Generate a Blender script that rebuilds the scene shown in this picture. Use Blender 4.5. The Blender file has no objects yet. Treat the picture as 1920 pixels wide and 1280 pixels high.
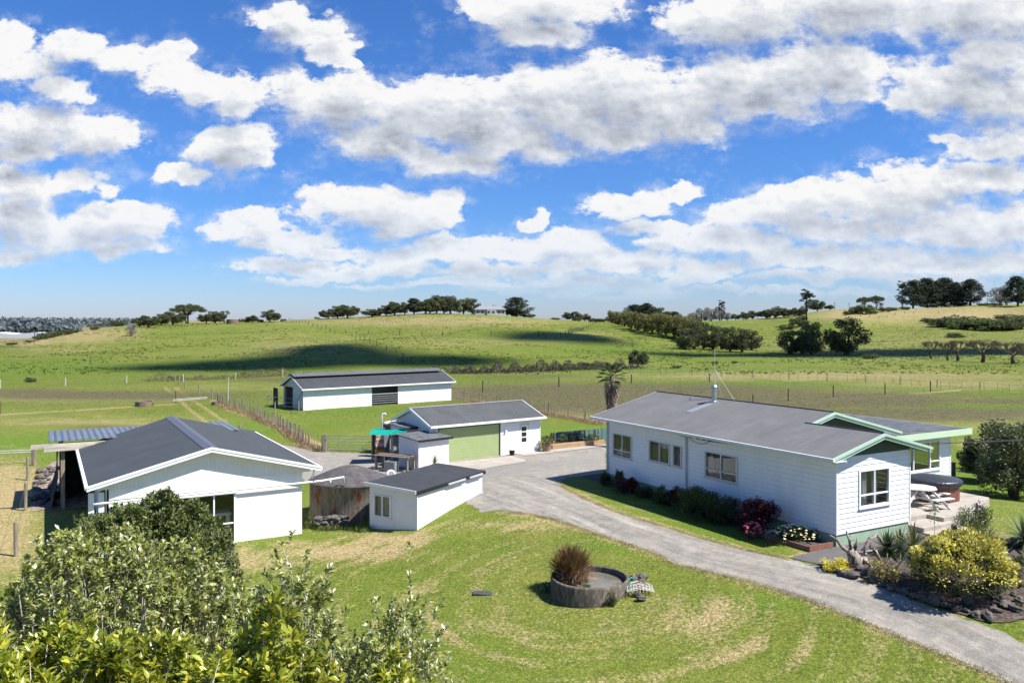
import bpy, bmesh, math, random
import numpy as np
from mathutils import Vector, Matrix
from mathutils.geometry import delaunay_2d_cdt
rng = np.random.default_rng(7)
random.seed(7)
SC = bpy.context.scene
COL = SC.collection
F, CX, HY, CH = 1550.0, 960.0, 600.0, 8.0      # photo focal length in px, centre column, horizon row, camera height

# ------------------------------------------------------------------ terrain height
def sm(a, b, x):
    t = np.clip((np.asarray(x, float) - a) / (b - a), 0, 1)
    return t * t * (3 - 2 * t)
HC = np.array([-900, -300, 0, 60, 120, 180, 250, 440, 600, 700, 800, 900, 1000, 1060, 1140, 1220, 1300, 1440, 1560, 1700, 1800, 1920, 2400, 3200], float)
HYF = np.array([200, 200, 190, 180, 175, 172, 170, 168, 165, 165, 165, 168, 172, 180, 190, 205, 225, 240, 250, 255, 255, 255, 255, 255], float)
HYR = np.array([300, 290, 285, 290, 310, 350, 385, 425, 450, 470, 475, 475, 475, 475, 480, 500, 540, 620, 650, 680, 700, 700, 700, 700], float)
HYS = np.array([655, 655, 652, 640, 629, 617, 607.5, 605, 597.5, 592, 587.5, 588, 596, 600, 603.5, 604, 604, 597, 579, 580, 572, 570, 568, 570], float)
HZ = 8 - (HYS - HY) / F * HYR
def G(x, y):
    x = np.asarray(x, float); y = np.asarray(y, float)
    ax, ay, bx, by = 7.0, 40.0, 20.0, 27.0
    L2 = (bx - ax) ** 2 + (by - ay) ** 2
    t = np.clip(((x - ax) * (bx - ax) + (y - ay) * (by - ay)) / L2, 0, 1)
    d = np.hypot(x - ax - t * (bx - ax), y - ay - t * (by - ay))
    z = -1.2 * sm(6.0, 16, d)
    pd = sm(62, 85, y)
    z = z * (1 - pd) - 1.8 * pd
    yy = np.maximum(y, 1.0)
    px = CX + F * x / yy
    yf = np.interp(px, HC, HYF); yr = np.interp(px, HC, HYR); zr = np.interp(px, HC, HZ)
    zr = (zr + np.interp(px - 40, HC, HZ) + np.interp(px + 40, HC, HZ)) / 3 * 0.5 + zr * 0.5
    t = np.clip((y - yf) / (yr - yf), 0, 1)
    w = 0.62 * t + 0.38 * t * t * (3 - 2 * t)
    h = z + (zr - z) * w
    und = np.sin(x / 23.0 + 1.0 + 0.6 * np.sin(y / 41.0)) * np.sin(y / 37.0 + x / 90.0) * 2.3 + 0.9 * np.sin(x / 15.0 + y / 24.0) + 0.5 * np.sin(x / 8.0 - y / 13.0)
    h = h + und * np.sin(math.pi * t) * np.clip((zr + 2) / 10, 0, 1) * sm(0.02, 0.25, t)
    fall = sm(0, 1, (y - yr) / 320.0)
    h = h * (1 - fall) + (-6.0) * fall
    far = sm(1200, 2600, y)
    h = h + far * (np.sin(x / 420.0) * 3.0 + np.sin(x / 170.0 + y / 700.0) * 1.5 + 2)
    bump = sm(15, 30, np.hypot(x, y - 5)) * sm(60, 110, y)
    return h + 0.06 * bump * np.sin(x / 3.1 + 2 * np.sin(y / 7.0)) * np.sin(y / 4.3)
_YS = np.geomspace(9, 6500, 9000)
def PG(px, py):
    u = (px - CX) / F
    zr = CH - (py - HY) / F * _YS
    g = G(u * _YS, _YS)
    k = np.nonzero(zr <= g)[0]
    if len(k) == 0:
        return None
    i = max(int(k[0]), 1)
    a = zr[i - 1] - g[i - 1]; b = zr[i] - g[i]
    f = a / (a - b) if a > b else 1.0
    Y = _YS[i - 1] + (_YS[i] - _YS[i - 1]) * f
    return Vector((u * Y, Y, float(G(u * Y, Y))))
def ridge(px):
    return float(np.interp(px, HC, HYR))
def place(px, py):
    p = PG(px, py)
    R = ridge(px)
    if p is None or p.y > R + 5:
        Y = R + 4
        return Vector(((px - CX) / F * Y, Y, float(G((px - CX) / F * Y, Y))))
    return p
def PZ(px, py, z):
    Y = (CH - z) * F / (py - HY)
    return Vector(((px - CX) / F * Y, Y, z))
def gz(x, y):
    return float(G(x, y))
def P2(px, Y):
    x = (px - CX) / F * Y
    return Vector((x, Y, gz(x, Y)))

# ------------------------------------------------------------------ objects
def tag(o, label=None, cat=None, group=None, kind=None):
    if label: o['label'] = label
    if cat: o['category'] = cat
    if group: o['group'] = group
    if kind: o['kind'] = kind
    return o
def link(o, parent=None):
    COL.objects.link(o)
    if parent is not None: o.parent = parent
    return o
def thing(name, label, cat, loc=(0, 0, 0), rz=0.0, group=None, scale=None):
    o = bpy.data.objects.new(name, None)
    o.empty_display_size = 0.3
    link(o); o.location = loc; o.rotation_euler = (0, 0, rz)
    if scale: o.scale = scale
    return tag(o, label, cat, group)
def kids(o):
    return [c for c in COL.objects if c.parent == o]
def copy_tree(root, loc, rz, scale, label, group=None, kidlist=None):
    r = root.copy(); COL.objects.link(r)
    r.location = loc; r.rotation_euler = (0, 0, rz); r.scale = scale
    r['label'] = label
    if group: r['group'] = group
    for ch in (kidlist if kidlist is not None else kids(root)):
        c = ch.copy(); COL.objects.link(c); c.parent = r
    return r
class MB:
    def __init__(s): s.v = []; s.f = []; s.mi = []; s.cur = 0
    def add(s, vs, fs):
        n = len(s.v); s.v += [tuple(map(float, p)) for p in vs]
        for f in fs: s.f.append(tuple(i + n for i in f)); s.mi.append(s.cur)
    def quad(s, a, b, c, d): s.add([a, b, c, d], [(0, 1, 2, 3)])
    def tri(s, a, b, c): s.add([a, b, c], [(0, 1, 2)])
    def box(s, x0, x1, y0, y1, z0, z1):
        if x0 > x1: x0, x1 = x1, x0
        if y0 > y1: y0, y1 = y1, y0
        if z0 > z1: z0, z1 = z1, z0
        s.add([(x0, y0, z0), (x1, y0, z0), (x1, y1, z0), (x0, y1, z0), (x0, y0, z1), (x1, y0, z1), (x1, y1, z1), (x0, y1, z1)],
              [(0, 3, 2, 1), (4, 5, 6, 7), (0, 1, 5, 4), (1, 2, 6, 5), (2, 3, 7, 6), (3, 0, 4, 7)])
    def slab(s, a, b, c, d, th):
        a, b, c, d = map(Vector, (a, b, c, d)); t = Vector((0, 0, th))
        s.add([a, b, c, d, a - t, b - t, c - t, d - t],
              [(0, 1, 2, 3), (7, 6, 5, 4), (0, 4, 5, 1), (1, 5, 6, 2), (2, 6, 7, 3), (3, 7, 4, 0)])
    def beam(s, p, q, w, h=None):
        p = Vector(p); q = Vector(q); h = h or w
        d = (q - p).normalized()
        up = Vector((0, 0, 1)) if abs(d.z) < 0.95 else Vector((0, 1, 0))
        sd = d.cross(up).normalized(); u2 = sd.cross(d)
        vs = []
        for e in (p, q):
            for (i, j) in ((-1, -1), (1, -1), (1, 1), (-1, 1)):
                vs.append(e + sd * (i * w / 2) + u2 * (j * h / 2))
        s.add(vs, [(3, 2, 1, 0), (4, 5, 6, 7), (0, 1, 5, 4), (1, 2, 6, 5), (2, 3, 7, 6), (3, 0, 4, 7)])
    def tube(s, pts, rad, n=8, cap=True):
        pts = [Vector(p) for p in pts]
        if not hasattr(rad, '__len__'): rad = [rad] * len(pts)
        vs = []; fs = []
        ref = None
        for i, p in enumerate(pts):
            d = (pts[min(i + 1, len(pts) - 1)] - pts[max(i - 1, 0)]).normalized()
            if ref is None:
                ref = Vector((0, 0, 1)) if abs(d.z) < 0.9 else Vector((1, 0, 0))
            sd = d.cross(ref).normalized(); u2 = sd.cross(d).normalized(); ref = u2
            for k in range(n):
                a = 2 * math.pi * k / n
                vs.append(p + (sd * math.cos(a) + u2 * math.sin(a)) * rad[i])
        for i in range(len(pts) - 1):
            for k in range(n):
                a = i * n + k; b = i * n + (k + 1) % n
                fs.append((a, b, b + n, a + n))
        if cap:
            fs.append(tuple(range(n - 1, -1, -1))); m = (len(pts) - 1) * n
            fs.append(tuple(m + k for k in range(n)))
        s.add(vs, fs)
    def lathe(s, prof, n=32, c=(0, 0), cap_top=False, jit=0):
        vs = []; fs = []
        for (r, z) in prof:
            for k in range(n):
                a = 2 * math.pi * k / n
                rr = r * (1 + jit * math.sin(3 * a + z * 5) + jit * math.sin(7 * a))
                vs.append((c[0] + rr * math.cos(a), c[1] + rr * math.sin(a), z))
        for i in range(len(prof) - 1):
            for k in range(n):
                a = i * n + k; b = i * n + (k + 1) % n
                fs.append((a, b, b + n, a + n))
        if cap_top:
            m = (len(prof) - 1) * n; fs.append(tuple(m + k for k in range(n)))
        s.add(vs, fs)
    def prism(s, poly, y0, y1):            # polygon given in (x, z), extruded along y
        n = len(poly)
        vs = [(x, y0, z) for x, z in poly] + [(x, y1, z) for x, z in poly]
        fs = [tuple(range(n)), tuple(range(2 * n - 1, n - 1, -1))]
        for i in range(n):
            j = (i + 1) % n; fs.append((j, i, i + n, j + n))
        s.add(vs, fs)
    def rock(s, c, r, sq=0.7, seed=0):
        R = random.Random(seed)
        bm = bmesh.new(); bmesh.ops.create_icosphere(bm, subdivisions=2, radius=1)
        ph = [R.uniform(0, 6) for _ in range(6)]
        ax = (r * R.uniform(.8, 1.3), r * R.uniform(.7, 1.1), r * sq * R.uniform(.8, 1.2))
        vs = []
        for v in bm.verts:
            p = v.co
            k = 1 + .18 * math.sin(3 * p.x + ph[0]) + .15 * math.sin(4 * p.y + ph[1]) + .12 * math.sin(5 * p.z + ph[2]) + R.uniform(-.06, .06)
            vs.append((c[0] + p.x * ax[0] * k, c[1] + p.y * ax[1] * k, c[2] + p.z * ax[2] * k))
        fs = [tuple(v.index for v in f.verts) for f in bm.faces]
        bm.free(); s.add(vs, fs)
    def build(s, name, mats, parent=None, smooth=False, loc=None):
        me = bpy.data.meshes.new(name)
        me.from_pydata(s.v, [], s.f)
        if not isinstance(mats, (list, tuple)): mats = [mats]
        for m in mats: me.materials.append(m)
        if len(mats) > 1: me.polygons.foreach_set('material_index', s.mi)
        if smooth: me.polygons.foreach_set('use_smooth', [True] * len(s.f))
        me.update()
        o = bpy.data.objects.new(name, me); link(o, parent)
        if loc is not None: o.location = loc
        return o
def npmesh(name, V, faces, mat, parent=None, smooth=False, attrs=None):
    """V (n,3); faces (m,k) constant k"""
    me = bpy.data.meshes.new(name)
    V = np.asarray(V, np.float32); faces = np.asarray(faces, np.int32)
    m, k = faces.shape
    me.vertices.add(len(V)); me.vertices.foreach_set('co', V.ravel())
    me.loops.add(m * k); me.loops.foreach_set('vertex_index', faces.ravel())
    me.polygons.add(m)
    me.polygons.foreach_set('loop_start', np.arange(0, m * k, k, dtype=np.int32))
    me.polygons.foreach_set('loop_total', np.full(m, k, np.int32))
    if smooth: me.polygons.foreach_set('use_smooth', np.ones(m, bool))
    me.update(calc_edges=True)
    for (an, arr) in (attrs or {}).items():
        at = me.attributes.new(an, 'FLOAT_COLOR', 'POINT')
        at.data.foreach_set('color', np.asarray(arr, np.float32).ravel())
    if mat is not None: me.materials.append(mat)
    o = bpy.data.objects.new(name, me); link(o, parent)
    return o

# ------------------------------------------------------------------ materials
class NT:
    def __init__(s, nt): s.nt = nt; nt.nodes.clear()
    def n(s, t, **kw):
        nd = s.nt.nodes.new(t)
        for k, v in kw.items():
            if k.startswith('i_'):
                nd.inputs[k[2:].replace('_', ' ')].default_value = v
            else: setattr(nd, k, v)
        return nd
    def l(s, a, b): s.nt.links.new(a, b)
    def val(s, sock, x):
        if hasattr(x, 'is_output'): s.l(x, sock)
        else: sock.default_value = x
    def math(s, op, a, b=0.0, c=None, clamp=False):
        nd = s.nt.nodes.new('ShaderNodeMath'); nd.operation = op; nd.use_clamp = clamp
        s.val(nd.inputs[0], a); s.val(nd.inputs[1], b)
        if c is not None: s.val(nd.inputs[2], c)
        return nd.outputs[0]
    def vmath(s, op, a, b=(0, 0, 0), c=None, out=0):
        nd = s.nt.nodes.new('ShaderNodeVectorMath'); nd.operation = op
        s.val(nd.inputs[0], a); s.val(nd.inputs[1], b)
        if c is not None: s.val(nd.inputs[2], c)
        return nd.outputs[out]
    def mix(s, f, a, b, typ='MIX'):
        nd = s.nt.nodes.new('ShaderNodeMix'); nd.data_type = 'RGBA'; nd.blend_type = typ
        s.val(nd.inputs[0], f)
        for i, x in ((6, a), (7, b)):
            if isinstance(x, tuple) and len(x) == 3: x = x + (1,)
            s.val(nd.inputs[i], x)
        return nd.outputs[2]
    def noise(s, vec, scale, detail=3.0, rough=0.55, dist=0.0, out=0):
        nd = s.n('ShaderNodeTexNoise'); nd.inputs['Scale'].default_value = scale
        nd.inputs['Detail'].default_value = detail; nd.inputs['Roughness'].default_value = rough
        nd.inputs['Distortion'].default_value = dist
        if vec is not None: s.l(vec, nd.inputs['Vector'])
        return nd.outputs[out]
    def rmp(s, x, a, b, c=0.0, d=1.0, smooth=False):
        nd = s.n('ShaderNodeMapRange'); nd.clamp = True
        if smooth: nd.interpolation_type = 'SMOOTHSTEP'
        s.val(nd.inputs[0], x)
        for i, v in ((1, a), (2, b), (3, c), (4, d)): nd.inputs[i].default_value = v
        return nd.outputs[0]
    def scale(s, vec, sc):
        nd = s.n('ShaderNodeMapping'); s.l(vec, nd.inputs[0]); nd.inputs['Scale'].default_value = sc
        return nd.outputs[0]
MATS = {}
def newmat(name):
    m = bpy.data.materials.new(name); m.use_nodes = True
    return m, NT(m.node_tree)
def M(name, col, rough=0.75, var=0.15, scale=2.0, detail=4, bump=0.0, bscale=40, metal=0.0, spec=0.4, stretch=(1, 1, 1), col2=None, thr=(0.45, 0.6), wave=None, tri=None):
    if name in MATS: return MATS[name]
    m, t = newmat(name)
    out = t.n('ShaderNodeOutputMaterial'); b = t.n('ShaderNodeBsdfPrincipled')
    t.l(b.outputs[0], out.inputs[0])
    tc = t.n('ShaderNodeTexCoord').outputs['Object']
    v = t.scale(tc, stretch)
    ns = t.noise(v, scale, detail, 0.6)
    c = t.mix(1.0, col, t.rmp(ns, 0.3, 0.7, 1 - var, 1 + var), 'MULTIPLY')
    if col2 is not None:
        n2 = t.noise(v, scale * 1.7, 5, 0.65, 0.4)
        c = t.mix(t.rmp(n2, thr[0], thr[1]), c, col2)
    if wave and wave[1] < .5 and ('roof' in name or 'corrug' in name):             # sheet to sheet tone steps and streaks down the fall of the roof
        sx = t.n('ShaderNodeSeparateXYZ'); t.l(tc, sx.inputs[0])
        wn = t.n('ShaderNodeTexWhiteNoise', noise_dimensions='1D'); t.l(t.math('FLOOR', t.math('MULTIPLY', sx.outputs[wave[0]], 1.31)), wn.inputs['W'])
        st = [.5, .5, .5]; st[wave[0]] = 6.0
        sn = t.noise(t.scale(tc, tuple(st)), 1.0, 5, 0.7)
        c = t.mix(1.0, c, t.math('MULTIPLY', t.rmp(wn.outputs['Value'], 0, 1, 0.95, 1.05), t.rmp(sn, .3, .7, .86, 1.14)), 'MULTIPLY')
    if tri:
        c = tri(t, c, tc)
    t.l(c, b.inputs['Base Color'])
    b.inputs['Roughness'].default_value = rough; b.inputs['Metallic'].default_value = metal
    b.inputs['Specular IOR Level'].default_value = spec
    hgt = None
    if wave:                                # (axis index, pitch, height, sharp)
        sx = t.n('ShaderNodeSeparateXYZ'); t.l(tc, sx.inputs[0])
        w = t.math('SINE', t.math('MULTIPLY', sx.outputs[wave[0]], 2 * math.pi / wave[1]))
        if len(wave) > 3: w = t.rmp(w, wave[3], 1.0)
        hgt = t.math('MULTIPLY', w, wave[2])
    if bump:
        nb = t.math('MULTIPLY', t.noise(v, bscale, 3, 0.6), bump)
        hgt = nb if hgt is None else t.math('ADD', hgt, nb)
    if hgt is not None:
        bp = t.n('ShaderNodeBump'); bp.inputs['Strength'].default_value = 1.0; bp.inputs['Distance'].default_value = 1.0
        t.l(hgt, bp.inputs['Height']); t.l(bp.outputs[0], b.inputs['Normal'])
    MATS[name] = m
    return m
def leafmat(name, c1, c2, c3=None, rough=0.5, spec=0.4, trans=0.25, tip=0.08):
    if name in MATS: return MATS[name]
    m, t = newmat(name)
    out = t.n('ShaderNodeOutputMaterial'); b = t.n('ShaderNodeBsdfPrincipled')
    g = t.n('ShaderNodeNewGeometry').outputs['Random Per Island']
    r = t.n('ShaderNodeValToRGB'); t.l(g, r.inputs[0])
    e = r.color_ramp.elements
    e[0].color = c1 + (1,); e[0].position = 0.05; e[1].color = c2 + (1,); e[1].position = 1 - tip - 0.1
    if c3 is not None:
        x = e.new(1 - tip * 0.5); x.color = c3 + (1,)
    tc = t.n('ShaderNodeTexCoord').outputs['Object']
    c = t.mix(1.0, r.outputs[0], t.rmp(t.noise(tc, 0.9, 2), 0.35, 0.65, 0.75, 1.2), 'MULTIPLY')
    t.l(c, b.inputs['Base Color']); b.inputs['Roughness'].default_value = rough
    b.inputs['Specular IOR Level'].default_value = spec
    tr = t.n('ShaderNodeBsdfTranslucent'); t.l(c, tr.inputs[0])
    mx = t.n('ShaderNodeMixShader'); mx.inputs[0].default_value = trans
    t.l(b.outputs[0], mx.inputs[1]); t.l(tr.outputs[0], mx.inputs[2]); t.l(mx.outputs[0], out.inputs[0])
    MATS[name] = m
    return m
def glassmat():
    m, t = newmat('window_glass')
    out = t.n('ShaderNodeOutputMaterial')
    gl = t.n('ShaderNodeBsdfGlossy'); gl.inputs['Roughness'].default_value = 0.02; gl.inputs['Color'].default_value = (.9, .95, 1, 1)
    tr = t.n('ShaderNodeBsdfTransparent'); tr.inputs[0].default_value = (.62, .65, .64, 1)
    fr = t.n('ShaderNodeLayerWeight'); fr.inputs[0].default_value = 0.5
    mx = t.n('ShaderNodeMixShader'); t.l(t.math('ADD', t.math('MULTIPLY', t.math('POWER', fr.outputs['Facing'], 4.0), 0.85), 0.07), mx.inputs[0])
    t.l(tr.outputs[0], mx.inputs[1]); t.l(gl.outputs[0], mx.inputs[2]); t.l(mx.outputs[0], out.inputs[0])
    MATS['window_glass'] = m
    return m

# ------------------------------------------------------------------ camera, sun
cam = bpy.data.cameras.new('camera'); co = bpy.data.objects.new('camera', cam); COL.objects.link(co)
co.location = (0, 0, CH); co.rotation_euler = (math.radians(90), 0, 0)
cam.sensor_width = 36; cam.lens = F / 1920 * 36; cam.shift_y = -(640 - HY) / 1920
cam.clip_end = 20000; cam.clip_start = 0.1
SC.camera = co
EL = math.radians(54)
SUN = Vector((0.934 * math.cos(EL), -0.356 * math.cos(EL), math.sin(EL)))
sl = bpy.data.lights.new('sun', 'SUN'); sl.energy = 5.0; sl.angle = math.radians(0.53); sl.color = (1.0, 0.96, 0.90)
so = bpy.data.objects.new('sun', sl); COL.objects.link(so)
so.rotation_euler = SUN.to_track_quat('Z', 'Y').to_euler(); so.location = (60, -40, 80)
vs = SC.view_settings; vs.view_transform = 'Standard'; vs.look = 'None'; vs.exposure = 0.80; vs.gamma = 1.0
SC.cycles.max_bounces = 5; SC.cycles.diffuse_bounces = 2; SC.cycles.glossy_bounces = 2; SC.cycles.use_adaptive_sampling = True; SC.cycles.adaptive_threshold = 0.02; SC.cycles.adaptive_min_samples = 12; SC.cycles.transparent_max_bounces = 8
# ------------------------------------------------------------------ sky
W = bpy.data.worlds.new('World'); SC.world = W; W.use_nodes = True
t = NT(W.node_tree)
BL = """60 240 120 50;170 262 85 42;30 285 100 28;20 85 45 45;30 125 90 30;110 165 75 22;165 188 30 12;130 85 70 26;220 112 70 26;320 125 55 42;400 165 90 30;350 90 25 18
450 195 60 28;560 175 80 40;650 200 130 62;780 220 130 68;900 225 150 80;1050 200 150 85;1170 180 130 75;1270 240 90 50;850 298 140 32;720 262 110 44;1150 255 130 36;960 270 150 45
520 25 60 25;570 60 72 36;620 100 48 26;650 125 30 10;1020 15 160 38;1010 60 90 30;930 25 60 28;1390 40 160 50;1600 20 210 62;1830 20 180 66;1450 150 190 62;1570 125 110 66;1340 190 100 58;1260 200 60 50;1420 200 120 26
1800 160 150 64;1880 190 110 66;1740 185 90 38;1860 110 100 40;1880 275 110 30;1780 262 40 10;440 285 82 44;340 335 80 18;420 258 60 24;490 300 40 18;330 318 40 14
50 350 60 28;20 330 50 26;140 345 70 24;210 430 120 40;200 405 60 24;80 440 120 36;30 400 90 52;40 480 90 20;200 465 110 20;680 383 126 38;640 365 66 22;800 400 60 32;830 372 45 22;760 425 66 16;590 375 36 24;720 405 110 28
470 425 80 28;560 450 90 26;460 405 55 18;620 475 52 14;550 502 110 17;650 520 80 12;1000 414 26 11;1022 404 16 12;1010 462 130 30;880 470 130 26;760 478 90 24;1060 440 66 22;900 512 150 18;1100 485 90 20;1200 490 120 22;1050 502 120 18;1130 528 180 16;1000 545 140 9;1250 545 80 12;840 534 110 10;760 505 90 14
1190 385 76 26;1270 368 56 16;1180 402 60 12;1440 400 120 36;1530 375 120 40;1480 350 56 16;1700 370 170 56;1760 332 120 30;1880 330 90 32;1600 425 220 44;1220 432 110 18;1380 450 130 28;1830 425 180 50;1500 480 170 30;1700 490 200 36;1890 490 120 34;1560 522 190 14;1760 530 160 14;1330 500 90 16
1350 540 60 9;1460 548 90 8;1620 552 80 8;930 552 70 7;1120 556 90 7;700 540 60 8;560 528 80 7;1850 548 90 10;480 455 40 12;1240 462 70 14;1300 520 70 11;880 500 40 16;820 455 46 15;720 480 40 13"""
blobs = [tuple(map(float, b.split())) for b in BL.replace('\n', ';').split(';')]
def cloud_group(full):
  g = bpy.data.node_groups.new('cloud_density', 'ShaderNodeTree')
  g.interface.new_socket('P', in_out='INPUT', socket_type='NodeSocketVector')
  g.interface.new_socket('D', in_out='OUTPUT', socket_type='NodeSocketFloat')
  q = NT(g)
  gi = q.n('NodeGroupInput'); go = q.n('NodeGroupOutput')
  P = gi.outputs[0]
  w1 = q.vmath('SUBTRACT', q.noise(P, 0.9, 2, 0.55, 0, 1), (0.5, 0.5, 0.5))
  Pw = q.vmath('MULTIPLY_ADD', w1, (1.0, 0.55, 0), P)
  if full:
    w2 = q.vmath('SUBTRACT', q.noise(P, 3.2, 2, 0.6, 0, 1), (0.5, 0.5, 0.5))
    Pw = q.vmath('ADD', Pw, q.vmath('MULTIPLY', w2, (0.34, 0.24, 0)))
  Pw = q.vmath('MULTIPLY', Pw, (1, 1, 0))
  D = 1.75
  for (cx, cy, rx, ry) in blobs:
    rx *= 1.03; ry *= 1.08
    sx, sy = 100 / rx, 100 / ry
    if not full and rx < 60: continue
    L = q.vmath('LENGTH', q.vmath('MULTIPLY_ADD', Pw, (sx, sy, 0), (-cx / rx, -cy / ry, 0)), out=1)
    if isinstance(D, float): D = q.math('MINIMUM', L, D)
    else: D = q.math('SMOOTH_MIN', D, L, 0.28)
  f1 = q.noise(q.scale(P, (1, 1.5, 1)), 1.3, 6 if full else 4, 0.62)
  dens = q.math('ADD', q.math('SUBTRACT', 1.0, D), q.math('MULTIPLY', q.math('SUBTRACT', f1, 0.48), 1.7))
  if full:
    f2 = q.noise(q.scale(P, (1, 1.6, 1)), 4.5, 5, 0.66)
    dens = q.math('ADD', dens, q.math('MULTIPLY', q.math('SUBTRACT', f2, 0.5), 0.6))
  q.l(dens, go.inputs[0])
  return g
gA = cloud_group(True); gB = cloud_group(False)
tc = t.n('ShaderNodeTexCoord').outputs['Generated']
sp = t.n('ShaderNodeSeparateXYZ'); t.l(tc, sp.inputs[0])
yy = t.math('MAXIMUM', t.math('ABSOLUTE', sp.outputs[1]), 0.12)
U = t.math('ADD', 9.6, t.math('MULTIPLY', t.math('DIVIDE', sp.outputs[0], yy), 15.5))
V = t.math('SUBTRACT', 6.0, t.math('MULTIPLY', t.math('DIVIDE', sp.outputs[2], yy), 15.5))
cb = t.n('ShaderNodeCombineXYZ'); t.l(U, cb.inputs[0]); t.l(V, cb.inputs[1]); t.val(cb.inputs[2], t.math('MULTIPLY', t.math('LESS_THAN', sp.outputs[1], 0.0), 7.3))
P0 = cb.outputs[0]
def dn(off, g):
    nd = t.n('ShaderNodeGroup'); nd.node_tree = g
    t.l(t.vmath('ADD', P0, off), nd.inputs[0]); return nd.outputs[0]
d0 = dn((0, 0, 0), gA); d1 = dn((0.14, -0.42, 0), gB)
up = t.math('MULTIPLY', t.math('DIVIDE', sp.outputs[2], yy), 15.5)        # hundreds of px above the horizon
Ps = t.scale(P0, (1, 1.45, 1))
fine = t.noise(Ps, 1.6, 4, 0.6)
thick_ = t.rmp(d1, -0.1, 0.9)
ax_ = t.math('DIVIDE', t.math('ADD', d0, 0.09), t.math('ADD', 0.30, t.math('MULTIPLY', thick_, 0.55)), clamp=True)
alpha = t.math('POWER', t.rmp(ax_, 0, 1, 0, 1, True), 0.9)
fade = t.math('MULTIPLY', t.rmp(up, 0.3, 0.9, 0.0, 1.0), t.rmp(up, 0.6, 2.4, 0.8, 1.0))
veil = t.math('MULTIPLY', t.rmp(d0, -0.62, 0.10, 0, 1, True), t.rmp(fine, 0.44, 0.72, 0.0, 0.5))
alpha = t.math('MAXIMUM', alpha, veil)
alpha = t.math('MULTIPLY', alpha, fade)
thick = t.rmp(d1, -0.1, 1.15)
thick0 = t.rmp(d0, 0.15, 1.2)
sh = t.math('MULTIPLY', thick, t.math('ADD', 0.72, t.math('MULTIPLY', thick0, 0.45)))
b1 = t.noise(Ps, 2.3, 5, 0.58, 0.2); b2 = t.noise(t.vmath('ADD', Ps, (0.06, -0.12, 0)), 2.3, 5, 0.58, 0.2)
bill = t.math('MULTIPLY', t.math('SUBTRACT', b2, b1), t.rmp(fine, .4, .65, .25, 1.25))
sh = t.math('ADD', t.math('ADD', sh, bill), t.math('MULTIPLY', t.math('SUBTRACT', fine, 0.5), 0.45))
sh = t.math('MULTIPLY', sh, t.rmp(up, 0.8, 3.2, 0.62, 1.0), clamp=True)
cloud = t.n('ShaderNodeValToRGB'); t.l(sh, cloud.inputs[0])
e = cloud.color_ramp.elements
e[0].position = 0.02; e[0].color = (1.0, 1.0, 1.0, 1)
e[1].position = 1.0; e[1].color = (0.40, 0.44, 0.52, 1)
x = e.new(0.5); x.color = (0.66, 0.70, 0.77, 1)
x = e.new(0.22); x.color = (0.84, 0.87, 0.92, 1)
sky = t.n('ShaderNodeTexSky'); sky.sky_type = 'NISHITA'; sky.sun_disc = False
sky.sun_elevation = EL; sky.sun_rotation = math.atan2(SUN.x, SUN.y)
sky.air_density = 1.0; sky.dust_density = 0.3; sky.ozone_density = 2.0; sky.altitude = 50
SKS = 0.075
CLS = 0.545
tint = t.n('ShaderNodeValToRGB'); t.l(t.rmp(up, 0, 6.5), tint.inputs[0])
e = tint.color_ramp.elements
e[0].position = 0.0; e[0].color = (0.62, 0.74, 1.16, 1)
e[1].position = 1.0; e[1].color = (0.36, 0.70, 1.20, 1)
x = e.new(0.30); x.color = (0.38, 0.66, 1.14, 1)
x = e.new(0.13); x.color = (0.50, 0.72, 1.14, 1)
skc = t.mix(1.0, sky.outputs[0], tint.outputs[0], 'MULTIPLY')
bg = t.n('ShaderNodeBackground'); bg.inputs[1].default_value = SKS; t.l(skc, bg.inputs[0])
bc = t.n('ShaderNodeBackground'); bc.inputs[1].default_value = CLS; t.l(cloud.outputs[0], bc.inputs[0])
mx = t.n('ShaderNodeMixShader'); t.l(alpha, mx.inputs[0]); t.l(bg.outputs[0], mx.inputs[1]); t.l(bc.outputs[0], mx.inputs[2])
wo = t.n('ShaderNodeOutputWorld'); t.l(mx.outputs[0], wo.inputs[0])
W.cycles.sampling_method = 'MANUAL'; W.cycles.sample_map_resolution = 256
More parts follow.
